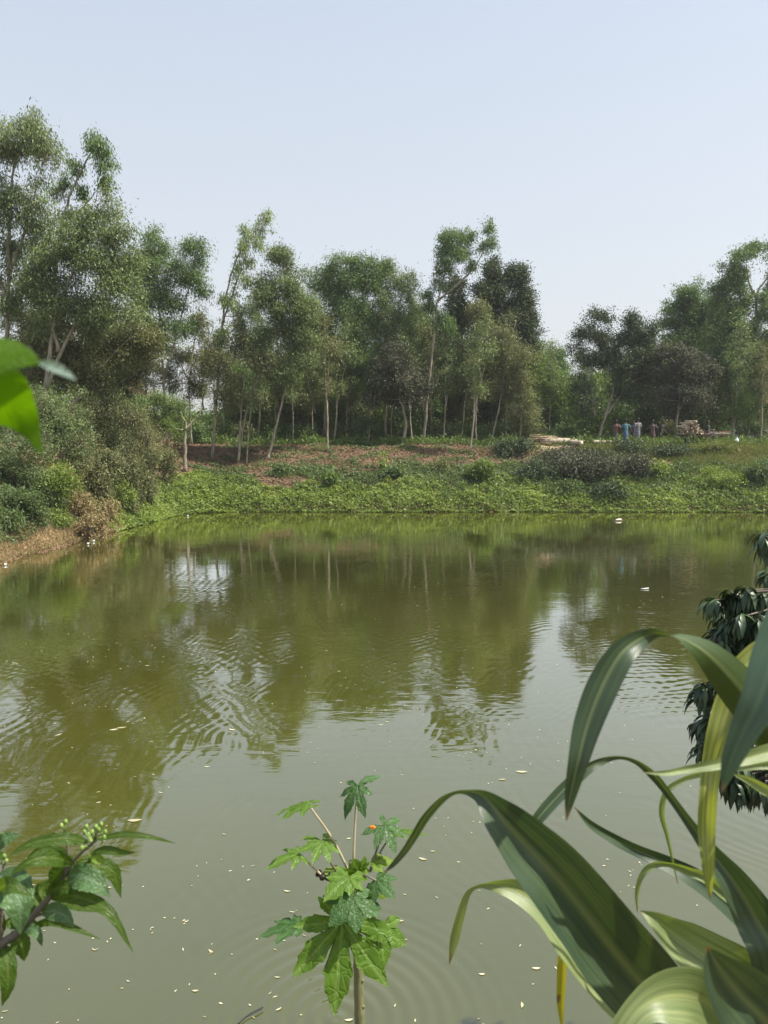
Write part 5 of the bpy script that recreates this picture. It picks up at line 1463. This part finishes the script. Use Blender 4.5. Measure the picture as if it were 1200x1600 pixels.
# ---- people
def skin_body(name, joints, edges, parent):
    me = bpy.data.meshes.new(name)
    keys = list(joints)
    me.from_pydata([joints[k][0] for k in keys], [(keys.index(a), keys.index(b)) for a, b in edges], [])
    o = link_mesh(name, me, M['skin'], parent)
    md = o.modifiers.new('Skin', 'SKIN'); md.use_smooth_shade = True
    if not me.skin_vertices: return o
    for i, k in enumerate(keys):
        rx = joints[k][1]; ry = joints[k][2] if len(joints[k]) > 2 else rx
        me.skin_vertices[0].data[i].radius = (rx, ry)
        me.skin_vertices[0].data[i].use_root = (k == 'pelvis')
    s = o.modifiers.new('Subdivision', 'SUBSURF'); s.levels = 1; s.render_levels = 1
    me.materials.clear() if False else None
    return o

def rings_mesh(name, rings, mat, parent, n=16):
    """rings: (cx,cy,cz,rx,ry) lofted, open"""
    mb = MB(); vs = []; fs = []
    for (cx, cy, cz, rx, ry) in rings:
        for k in range(n):
            th = 2 * math.pi * k / n
            fo = 1 + .035 * math.sin(th * 5 + cz * 9)
            vs.append((cx + math.cos(th) * rx * fo, cy + math.sin(th) * ry * fo, cz))
    for i in range(len(rings) - 1):
        for k in range(n):
            fs.append((i * n + k, i * n + (k + 1) % n, (i + 1) * n + (k + 1) % n, (i + 1) * n + k))
    mb.add(vs, fs)
    return mb

def person(label, px, D, face, shirt, lower, height=1.62, armL=((.24, .02, 1.12), (.30, -.18, .92)), armR=((-.24, .02, 1.12), (-.30, -.05, .88)),
           bend=0.0, bare=False, seat=None, lower_kind='lungi', name='person'):
    """local frame: figure faces -Y; face = rotation about Z"""
    base = ground_pt(px, D) if seat is None else seat
    root = empty(name, base, label, 'person')
    k = height / 1.65
    fwd = -bend
    def S(x, y, z): return (x * k, y * k, z * k)
    hip = .86 if seat is None else .02
    kn = .46
    J = {}
    J['pelvis'] = (S(0, 0, hip), .115, .10)
    J['belly'] = (S(0, fwd * .12, hip + .16), .110, .085)
    J['chest'] = (S(0, fwd * .30, hip + .36), .135, .095)
    J['neckb'] = (S(0, fwd * .42, hip + .53), .055)
    J['neck'] = (S(0, fwd * .48, hip + .59), .050)
    J['jaw'] = (S(0, fwd * .52 - .02, hip + .65), .068, .075)
    J['skull'] = (S(0, fwd * .55, hip + .74), .085, .092)
    J['crown'] = (S(0, fwd * .57, hip + .80), .05, .055)
    J['nose'] = (S(0, fwd * .54 - .115, hip + .69), .010)
    E = [('pelvis', 'belly'), ('belly', 'chest'), ('chest', 'neckb'), ('neckb', 'neck'), ('neck', 'jaw'), ('jaw', 'skull'), ('skull', 'crown'), ('jaw', 'nose')]
    for sgn, nm, arm in ((1, 'l', armL), (-1, 'r', armR)):
        dz = hip - .86
        J['sh' + nm] = (S(sgn * .18, fwd * .40, hip + .48), .052)
        el = Vector(arm[0]) + Vector((0, fwd * .35, dz)); wr = Vector(arm[1]) + Vector((0, fwd * .35, dz))
        J['el' + nm] = (S(*el), .036)
        J['wr' + nm] = (S(*wr), .024)
        d = (wr - el).normalized()
        pm = wr + d * .07
        J['pm' + nm] = (S(*pm), .028, .016)
        E += [('chest', 'sh' + nm), ('sh' + nm, 'el' + nm), ('el' + nm, 'wr' + nm), ('wr' + nm, 'pm' + nm)]
        sd = d.cross(Vector((0, 1, .1))).normalized()
        for f in range(4):
            q = pm + d * (.075 - .01 * abs(f - 1.4)) + sd * (.014 * (f - 1.5)) + Vector((0, -.012, 0))
            J['f%d%s' % (f, nm)] = (S(*q), .008); E.append(('pm' + nm, 'f%d%s' % (f, nm)))
        q = wr + d * .065 + sd * .045 * sgn
        J['th' + nm] = (S(*q), .009); E.append(('wr' + nm, 'th' + nm))
        if seat is None:
            J['hp' + nm] = (S(sgn * .09, 0, hip - .06), .085)
            J['kn' + nm] = (S(sgn * .11, -.03, kn), .055)
            J['an' + nm] = (S(sgn * .12, .01, .08), .036)
            J['to' + nm] = (S(sgn * .14, -.15, .025), .030)
        else:
            J['hp' + nm] = (S(sgn * .09, -.08, 0), .085)
            J['kn' + nm] = (S(sgn * .13, -.42, .02), .055)
            J['an' + nm] = (S(sgn * .12, -.40, -.36), .036)
            J['to' + nm] = (S(sgn * .12, -.54, -.42), .030)
        E += [('pelvis', 'hp' + nm), ('hp' + nm, 'kn' + nm), ('kn' + nm, 'an' + nm), ('an' + nm, 'to' + nm)]
    # local frame -> world by giving vertices already rotated
    ca, sa = math.cos(face), math.sin(face)
    def W(p): return Vector((p[0] * ca - p[1] * sa + base.x, p[0] * sa + p[1] * ca + base.y, p[2] + base.z))
    JW = {a: (W(b[0]),) + tuple(b[1:]) for a, b in J.items()}
    skin_body('body', JW, E, root)
    def wb(mb, name, mat):
        mb.v = [tuple(W(v)) for v in mb.v]; return mb.build(name, mat, root)
    hd = J['skull'][0]
    mb = MB(); mb.blob((hd[0], hd[1] + .018, hd[2] + .035), (.098, .108, .088), 12, 8, .03); wb(mb, 'hair', M['hair'])
    for sx in (-1, 1):
        mb = MB(); mb.blob((sx * .034, hd[1] - .088, hd[2] - .015), .011, 6, 5); wb(mb, 'eye', M['eye'])
    if not bare:
        z0 = hip - .08
        mb = rings_mesh('shirt', [(0, 0, (z0) * k, .165, .13), (0, fwd * .12 * k, (hip + .14) * k, .155, .122), (0, fwd * .28 * k, (hip + .34) * k, .178, .13), (0, fwd * .38 * k, (hip + .46) * k, .175, .115), (0, fwd * .42 * k, (hip + .53) * k, .10, .085), (0, fwd * .44 * k, (hip + .56) * k, .062, .062)], None, None)
        for sgn, nm in ((1, 'l'), (-1, 'r')):
            a = Vector(J['sh' + nm][0]); b = Vector(J['el' + nm][0])
            mb.tube([a.lerp(Vector(J['chest'][0]), .35), a, a.lerp(b, .5), a.lerp(b, .9)], [.075, .075, .066, .062], 10, cap=False)
        wb(mb, 'shirt', shirt)
    if lower is not None:
        if seat is None and lower_kind == 'lungi':
            mb = rings_mesh('lungi', [(0, 0, (hip + .05) * k, .150, .12), (0, 0, (hip - .08) * k, .175, .145), (0, -.01, .60 * k, .170, .140), (0, -.01, .35 * k, .155, .135), (0, 0, .16 * k, .150, .140)], None, None, 20)
            wb(mb, 'lungi', lower)
        else:
            mb = MB()
            mb.blob(J['pelvis'][0], (.16, .14, .13), 12, 8)
            for nm in 'lr':
                mb.tube([J['pelvis'][0], J['hp' + nm][0], J['kn' + nm][0], Vector(J['kn' + nm][0]).lerp(Vector(J['an' + nm][0]), .75)], [.11, .105, .075, .062], 10)
            wb(mb, 'trousers', lower)
    return root

def cloth(name, a, b, kind=None):
    m, nt, out = new_mat(name)
    p = N(nt, 'BsdfPrincipled'); p.inputs['Roughness'].default_value = .85
    tc = N(nt, 'TexCoord')
    if kind:
        wv = N(nt, 'TexWave'); wv.bands_direction = 'Z'; wv.inputs['Scale'].default_value = kind[0]; nt.links.new(tc.outputs['Object'], wv.inputs['Vector'])
        src = wv.outputs['Fac']
        if len(kind) > 1:
            w2 = N(nt, 'TexWave'); w2.bands_direction = 'X'; w2.inputs['Scale'].default_value = kind[0]; nt.links.new(tc.outputs['Object'], w2.inputs['Vector'])
            mxx = N(nt, 'Math', operation='MAXIMUM'); nt.links.new(src, mxx.inputs[0]); nt.links.new(w2.outputs['Fac'], mxx.inputs[1]); src = mxx.outputs[0]
    else:
        nz = N(nt, 'TexNoise'); nz.inputs['Scale'].default_value = 7; nt.links.new(tc.outputs['Object'], nz.inputs['Vector']); src = nz.outputs[0]
    cr = N(nt, 'ValToRGB'); cr.color_ramp.elements[0].position = .4; cr.color_ramp.elements[1].position = .6
    cr.color_ramp.elements[0].color = rgba(a); cr.color_ramp.elements[1].color = rgba(b)
    nt.links.new(src, cr.inputs[0]); nt.links.new(cr.outputs[0], p.inputs['Base Color']); nt.links.new(p.outputs[0], out.inputs[0])
    return m
teal = cloth('teal_cloth', (.035, .10, .115), (.055, .14, .155)); blue = cloth('blue_checked_cloth', (.035, .07, .15), (.09, .14, .24), (2.5, 1))  # clothing colours are all darkened, tree shade put into the cloth
pink = cloth('faded_pink_cloth', (.13, .065, .055), (.19, .10, .085)); grey = cloth('grey_cloth', (.09, .075, .07), (.15, .13, .12))
whitech = cloth('white_check_cloth', (.04, .045, .07), (.20, .20, .205), (3.0, 1)); navy = cloth('navy_cloth', (.02, .025, .05), (.05, .06, .10))
maroon = cloth('striped_maroon_cloth', (.05, .025, .025), (.15, .10, .095), (3.2,)); dark = cloth('dark_cloth', (.02, .02, .022), (.05, .05, .055))
white_s = cloth('shaded_white_shirt_cloth', (.14, .135, .14), (.21, .20, .205))  # white shirt greyed, the same tree shade in its colour
person('bare armed man in faded pink shirt, leftmost of the standing people', 962, 50.2, R(150), pink, grey, 1.60, armL=((.30, -.08, 1.16), (.24, -.30, 1.10)), armR=((-.30, 0, 1.14), (-.34, -.1, .92)))
person('man in teal shirt and blue lungi seen from behind', 977, 48.2, R(178), teal, blue, 1.66, armL=((.29, .02, 1.14), (.27, -.16, .94)), armR=((-.31, .0, 1.16), (-.42, -.10, .98)), bend=.15)
person('man in white and navy shirt with checked lungi, beside the man in teal', 996, 49.3, R(205), white_s, whitech, 1.68, armL=((.27, .0, 1.12), (.20, -.22, 1.0)), armR=((-.27, .0, 1.12), (-.20, -.22, 1.0)))
person('person in dark clothes standing between two men in light shirts', 989, 50.8, R(10), navy, dark, 1.60)
person('person in striped maroon shawl left of the pale trunk', 1019, 49.8, R(160), maroon, maroon, 1.60, armL=((.27, -.05, 1.12), (.34, -.28, 1.06)), armR=((-.27, -.05, 1.12), (-.30, -.20, .98)))
person('person in black leaning forward behind the branch heap', 1031, 50.6, R(60), dark, dark, 1.58, bend=.35, lower_kind='trousers')

# ---- flatbed cycle cart with its load
def wheel(parent, c, Rr, axis=(0, 1, 0), fender=False, name='wheel'):
    e = MB(); e.torus(c, .04, .02, axis, 10, 6)
    ax = Vector(axis).normalized(); a = ax.orthogonal().normalized(); b = ax.cross(a)
    for i in range(16):
        th = i * math.pi / 8
        e.tube([Vector(c), Vector(c) + (a * math.cos(th) + b * math.sin(th)) * (Rr - .03)], .0035, 3, cap=False)
    wroot = e.build(name, M['rim'], parent)
    t = MB(); t.torus(c, Rr, .022, axis, 28, 7); t.build('tyre', M['rubber'], wroot)
    t = MB(); t.torus(c, Rr - .03, .011, axis, 28, 5); t.build('rim', M['rim'], wroot)
    return wroot

def cart(px, D):
    o = ground_pt(px, D)
    root = empty('cycle_cart', o, 'flatbed pedal cart with timber load parked on the bank top', 'cart')
    def V3(x, y, z): return Vector((o.x + x, o.y + y, o.z + z))
    wheel(root, V3(-.75, -.48, .33), .33); wheel(root, V3(-.75, .48, .33), .33); wheel(root, V3(1.05, 0, .33), .33)
    mb = MB()
    for i in range(9): mb.box(V3(-1.28 + .21 * i, 0, .68), (.195, 1.12, .035))
    mb.build('platform', M['plank'], root)
    mb = MB()
    for y in (-.40, .40): mb.tube([V3(-1.35, y, .64), V3(.48, y, .64)], .025, 6)
    mb.tube([V3(-.75, -.5, .33), V3(-.75, .5, .33)], .02, 6)
    for y in (-.40, .40): mb.tube([V3(-.75, y, .34), V3(-.75, y, .63)], .02, 6)
    mb.tube([V3(.4, 0, .64), V3(.62, 0, .40), V3(.98, 0, .72)], .02, 6); mb.tube([V3(.62, 0, .40), V3(.55, 0, .88)], .018, 6); mb.tube([V3(.60, 0, .74), V3(.94, 0, .88)], .018, 6)
    for s in (-1, 1): mb.tube([V3(.94, 0, .92), V3(.98, .05 * s, .70), V3(1.05, .05 * s, .33)], .012, 6)
    mb.tube([V3(-1.37, -.4, .64), V3(-1.37, -.4, .95), V3(-1.37, .4, .95), V3(-1.37, .4, .64)], .018, 6)
    mb.build('frame', M['rust'], root)
    mb = MB(); mb.tube([V3(.80, -.27, 1.02), V3(.92, -.2, 1.06), V3(.94, 0, 1.0), V3(.92, .2, 1.06), V3(.80, .27, 1.02)], .012, 6); mb.tube([V3(.94, 0, .9), V3(.94, 0, 1.0)], .015, 6); mb.build('handlebar', M['rim'], root)
    mb = MB(); mb.blob(V3(.53, 0, .93), (.14, .075, .04), 10, 6); mb.build('saddle', M['rubber'], root)
    mb = MB(); mb.torus(V3(.62, -.04, .40), .09, .008, (0, 1, 0), 16, 5); mb.tube([V3(.62, -.1, .40), V3(.76, -.1, .34)], .008, 5); mb.tube([V3(.62, .1, .40), V3(.48, .1, .46)], .008, 5); mb.build('pedal_crank', M['rim'], root)
    for (wx, wy) in ((-.75, -.48), (-.75, .48), (1.05, 0)):
        mb = MB(); vs = []; fs = []
        for i in range(13):
            th = math.pi * (.12 + .76 * i / 12)
            for y in (-.035, .035):
                vs.append(V3(wx + math.cos(th) * .375, wy + y, .33 + math.sin(th) * .375))
        for i in range(12): fs.append((i * 2, i * 2 + 1, i * 2 + 3, i * 2 + 2))
        mb.add(vs, fs); mb.build('mudguard', M['rim'], root)
    return o
co = cart(1092, 49.3)
GL = 'split logs stacked on the flatbed cart'
k = 0
for row in range(8):
    cnt = 10 - row
    for i in range(cnt):
        x = co.x - 1.3 + (i + row * .5) * .145 + random.uniform(-.02, .02)
        z = co.z + .70 + .065 + row * .115
        y0 = co.y - .52 + random.uniform(-.2, .12); r0 = random.uniform(.035, .066); z += random.uniform(-.03, .03)
        a = Vector((x, y0, z)); b = Vector((x + random.uniform(-.35, .35), co.y + .45, z + random.uniform(-.02, .02)))
        lg = empty('firewood_log', (x, co.y, z - r0), 'short pale ended log in the stack on the flatbed cart', 'log', GL)
        mb = MB(); mb.tube([a, b], [r0, r0 * .9], 8, cap=False); mb.build('bark', M['log'], lg)
        mb = MB(); mb.tube([a + Vector((0, .01, 0)), a - Vector((0, .004, 0))], r0 * .95, 8); mb.build('cut_end', M['cutwood' if random.random() < .3 else 'cutwood_dull'], lg)
# a second lower cart further right
o2 = ground_pt(1122, 50.6)
c2 = empty('cycle_cart', o2, 'second flatbed cart half hidden right of the loaded one', 'cart')
def V4(x, y, z): return Vector((o2.x + x, o2.y + y, o2.z + z))
wheel(c2, V4(-.5, -.45, .33), .33); wheel(c2, V4(-.5, .45, .33), .33); wheel(c2, V4(-1.9, 0, .33), .33)
mb = MB()
for i in range(8): mb.box(V4(-1.05 + .21 * i, 0, .68), (.195, 1.05, .035))
mb.build('platform', M['plank'], c2)
mb = MB()
for y in (-.42, .42):
    mb.tube([V4(-1.1, y, .64), V4(.6, y, .64)], .022, 6); mb.tube([V4(-1.1, y, .92), V4(.6, y, .92)], .018, 6)
    for x in (-1.1, -.5, .05, .6): mb.tube([V4(x, y, .64), V4(x, y, .95)], .016, 6)
mb.tube([V4(-1.1, 0, .64), V4(-1.4, 0, .42), V4(-1.85, 0, .85)], .02, 6); mb.tube([V4(-.5, -.46, .33), V4(-.5, .46, .33)], .02, 6); mb.tube([V4(-1.85, 0, .9), V4(-1.9, 0, .33)], .016, 6)
mb.build('frame', M['rust'], c2)
mb = MB(); mb.tube([V4(-1.7, -.25, 1.0), V4(-1.83, 0, .97), V4(-1.7, .25, 1.0)], .012, 6); mb.tube([V4(-1.84, 0, .88), V4(-1.83, 0, .97)], .014, 6); mb.build('handlebar', M['rim'], c2)
person('person in dark top sitting on the cart side with back turned', 1107, 50.0, R(75), dark, blue, 1.6, seat=Vector((P(1107, 670, 50.4).x, 50.45, o2.z + .80)), lower_kind='trousers')
for i in range(5):
    a = V4(-1.0 + random.uniform(-.1, .2), -.35 + .17 * i, .76); b = a + Vector((1.5 + random.uniform(-.2, .2), 0, .02))
    log_thing('firewood_log', 'long thin log lying on the second flatbed cart', a, b, .055, .05, 'thin logs on the second cart', endm='cutwood_dull')

def bicycle(label, px, D, rz):
    o = ground_pt(px, D)
    root = empty('bicycle', o, label, 'bicycle')
    ca, sa = math.cos(rz), math.sin(rz)
    def B(x, y, z): return Vector((o.x + x * ca - y * sa, o.y + x * sa + y * ca, o.z + z))
    ax = (-sa, ca, 0)
    wheel(root, B(-.52, 0, .34), .34, ax); wheel(root, B(.52, 0, .34), .34, ax)
    mb = MB()
    for a, b in (((-.52, 0, .34), (-.08, 0, .30)), ((-.08, 0, .30), (-.20, 0, .82)), ((-.18, 0, .76), (.36, 0, .80)), ((-.08, 0, .30), (.37, 0, .72)), ((-.52, 0, .34), (-.19, 0, .74)), ((.36, 0, .92), (.52, 0, .34))):
        mb.tube([B(*a), B(*b)], .015, 6)
    mb.build('frame', M['metal'], root)
    mb = MB(); mb.tube([B(.22, -.26, .97), B(.34, -.14, 1.0), B(.35, 0, .96), B(.34, .14, 1.0), B(.22, .26, .97)], .011, 6); mb.tube([B(.36, 0, .9), B(.35, 0, .96)], .013, 6); mb.build('handlebar', M['rim'], root)
    mb = MB(); mb.blob(B(-.21, 0, .87), (.12, .07, .035), 10, 6); mb.build('saddle', M['rubber'], root)
    mb = MB(); mb.torus(B(-.08, -.03, .30), .09, .006, ax, 16, 5); mb.tube([B(-.08, -.08, .30), B(.06, -.08, .24)], .008, 5); mb.tube([B(-.08, .08, .30), B(-.22, .08, .36)], .008, 5); mb.build('pedal_crank', M['rim'], root)
bicycle('dark bicycle standing beside the white bag right of the carts', 1140, 50.5, R(15))
bicycle('dark bicycle partly cut by the right edge of the view', 1188, 50.0, R(-8))

def bag(label, px, D, w_, h_):
    o = ground_pt(px, D); mb = MB()
    mb.blob((o.x, o.y, o.z + h_ * .5), (w_ * .5, w_ * .4, h_ * .55), 12, 8, .10)
    mb.tube([(o.x, o.y, o.z + h_), (o.x + .02, o.y, o.z + h_ * 1.25)], [w_ * .12, w_ * .2], 8)
    tag(mb.build('plastic_bag', M['white']), label, 'bag')
bag('white plastic bag standing on the bank near the bicycles', 1151, 48.3, .26, .34)
for (px, py, lab) in ((137, 846, 'larger white scrap of litter on the left shore'), (146, 842, 'smaller white scrap of litter on the left shore'), (8, 878, 'white scrap of litter at the waterline by the left edge'), (293, 803, 'white scrap of litter at the foot of the creeper corner')):
    q = on_water(px, py, .12); mb = MB()
    q.z = max(.03, hz(q.x, q.y) + .05)
    mb.blob(q, (.045, .04, .04), 8, 6, .25); mb.box(q + Vector((.04, 0, .02)), (.05, .01, .05), Matrix.Rotation(.6, 3, 'Y'))
    tag(mb.build('litter_scrap', M['white']), lab, 'litter')

# banana clump behind the gap
q = P(865, 690, 60)
ban = empty('banana_plant', (q.x, q.y, hz(q.x, q.y)), 'banana plant with pale drooping leaves beside the sunlit tree', 'plant')
mb = MB(); mb.tube([(q.x, q.y, 3.4), (q.x + .05, q.y, 5.6)], [.13, .09], 8); mb.build('stem', M['stemgreen'], ban)
for i in range(9):
    th = i * .7 + .3; L_ = 1.9
    pts = [Vector((q.x, q.y, 5.5)) + Vector((math.cos(th), math.sin(th) * .7, 0)) * L_ * s + Vector((0, 0, 1.5 * s - 2.2 * s * s + .2 * i * .3)) for s in np.linspace(0, 1, 8)]
    V_ = []; 
    sdv = Vector((-math.sin(th), math.cos(th), 0))
    for j, p in enumerate(pts):
        wd = .25 * math.sin(math.pi * min(1, (j + .6) / 8.2))
        V_ += [p + sdv * wd - Vector((0, 0, .3 * wd)), p, p - sdv * wd - Vector((0, 0, .3 * wd))]
    F2 = []
    for j in range(7): F2 += [(j * 3, j * 3 + 1, j * 3 + 4, j * 3 + 3), (j * 3 + 1, j * 3 + 2, j * 3 + 5, j * 3 + 4)]
    fin_mesh('leaf', V_, F2, [(0, 0)] * len(V_), M['banana'], ban, extra=[.5] * len(V_))

# ------------------------------------------------------------------ things floating on the pond
def float_leaf(px, py, L_, ang, label, group=None, mat='float', curl=.25, wr=.32):
    q = on_water(px, py, .006)
    V_ = []; F2 = []; n = 6
    for i in range(n + 1):
        t = i / n - .5
        wd = L_ * wr * .5 * math.cos(t * math.pi) + .001
        bx, by = t * L_, curl * L_ * (t * t) * 1.6
        for u in (-1, 0, 1):
            x, y = bx, by + u * wd
            V_.append((q.x + x * math.cos(ang) - y * math.sin(ang), q.y + x * math.sin(ang) + y * math.cos(ang), q.z + .10 * wd * abs(u) + curl * .12 * L_ * t * t))
    for i in range(n): F2 += [(i * 3, i * 3 + 1, i * 3 + 4, i * 3 + 3), (i * 3 + 1, i * 3 + 2, i * 3 + 5, i * 3 + 4)]
    o = fin_mesh('floating_leaf', V_, F2, [(0, 0)] * len(V_), M[mat], None, extra=[random.random()] * len(V_))
    return tag(o, label, 'leaf', group)
FG = 'small fallen leaves drifting on the pond'
big = [(210, 1282, .17, .1), (362, 1166 / 1 - 26, .12, -.5), (660, 1342, .09, -.4), (838, 1513, .07, 0), (816, 1570, .06, 1.4), (160, 1315, .05, .2), (305, 1548, .05, 0), (785, 1218, .10, .1), (815, 1206, .15, -.1), (676, 1330, .05, 0), (870, 1325, .06, .5), (753, 1522, .05, 0), (542, 1268, .06, .6), (545, 1310, .05, .2), (22, 1046 - 10, .11, 0), (178, 1140, .13, .3), (190, 1137, .14, .2), (92, 1148, .10, .9), (230, 1040, .10, 0)]
for i, (px, py, L_, a) in enumerate(big):
    float_leaf(px, py, L_, a, 'pale curled leaf drifting on the pond', FG)
rr = random.Random(99)
for i in range(52):
    py = 850 + (1600 - 850) * rr.random() ** .8
    px = rr.uniform(0, 1180) if rr.random() < .55 else rr.uniform(0, 600)
    dist = on_water(px, py).y
    float_leaf(px, py, rr.uniform(.025, .055) * (1 + dist / 22), rr.uniform(-.7, .7), 'pale curled leaf drifting on the pond', FG, wr=rr.uniform(.14, .3))
r_ = np.random.default_rng(44); n = 400
ci = r_.integers(0, 26, n)
cpx_ = r_.uniform(-40, 1150, 26)[ci]; cpy_ = (840 + 760 * r_.random(26))[ci]
tt = r_.normal(size=n)
free = r_.random(n) < .35
px = np.where(free, r_.uniform(-60, 1250, n), cpx_ + tt * 60 + r_.normal(size=n) * 8)
py = np.clip(np.where(free, 830 + 770 * r_.random(n) ** .9, cpy_ + tt * 14 * np.sin(ci) + r_.normal(size=n) * 6), 822, 1610)
Q = np.array([tuple(on_water(a, b, .005)) for a, b in zip(px, py)])
V = leaf_quads(Q, r_.normal(size=(n, 3)) * [1, 1, .02], r_.uniform(.012, .035, n) * (1 + Q[:, 1] / 22), r_.uniform(.006, .014, n) * (1 + Q[:, 1] / 22), np.tile([0, 0, 1.0], (n, 1)))
tag(link_mesh('floating_specks', np_mesh('floating_specks', V, 4, r_.random(n)), M['float']), 'tiny pale specks of debris scattered over the pond', 'debris', kind='stuff')
q = on_water(966, 813, .03); mb = MB()
mb.tube([q + Vector((-.16, -.05, -.01)), q + Vector((-.1, -.03, .02)), q + Vector((.12, .04, .03)), q + Vector((.2, .06, .015))], [.02, .05, .055, .02], 10, wob=.06)
M['palepink'] = noisy('pale_bottle', (.62, .50, .44), (.75, .66, .60), 6, .5, .1)
tag(mb.build('floating_bottle', M['palepink']), 'pale pinkish bottle floating near the far bank', 'bottle')
q = on_water(1008, 920, .02); mb = MB(); mb.tube([q + Vector((-.12, 0, 0)), q, q + Vector((.12, .05, .01))], [.012, .022, .01], 8)
tag(mb.build('floating_stick', M['white']), 'whitish stick floating below the forked tree reflection', 'stick')
a = on_water(372, 1600, .01); b = on_water(411, 1574, .02)
mb = MB(); mb.tube(catmull([tuple(a), tuple(on_water(388, 1586, .02)), tuple(b)], 5), .005, 6)
tag(mb.build('floating_twig', M['hair']), 'thin dark twig poking from the water near the ripples', 'twig')

# ------------------------------------------------------------------ thin haze of dust in the air
mb = MB(); mb.box((0, 40, 24.5), (240, 180, 56))
m, nt, out = new_mat('haze')
v = N(nt, 'VolumePrincipled'); v.inputs['Color'].default_value = (.88, .92, .96, 1); v.inputs['Density'].default_value = .0005; v.inputs['Anisotropy'].default_value = .3
nt.links.new(v.outputs[0], out.inputs['Volume'])
tag(mb.build('haze', m), 'thin dusty haze in the air over the pond', 'haze', kind='stuff')
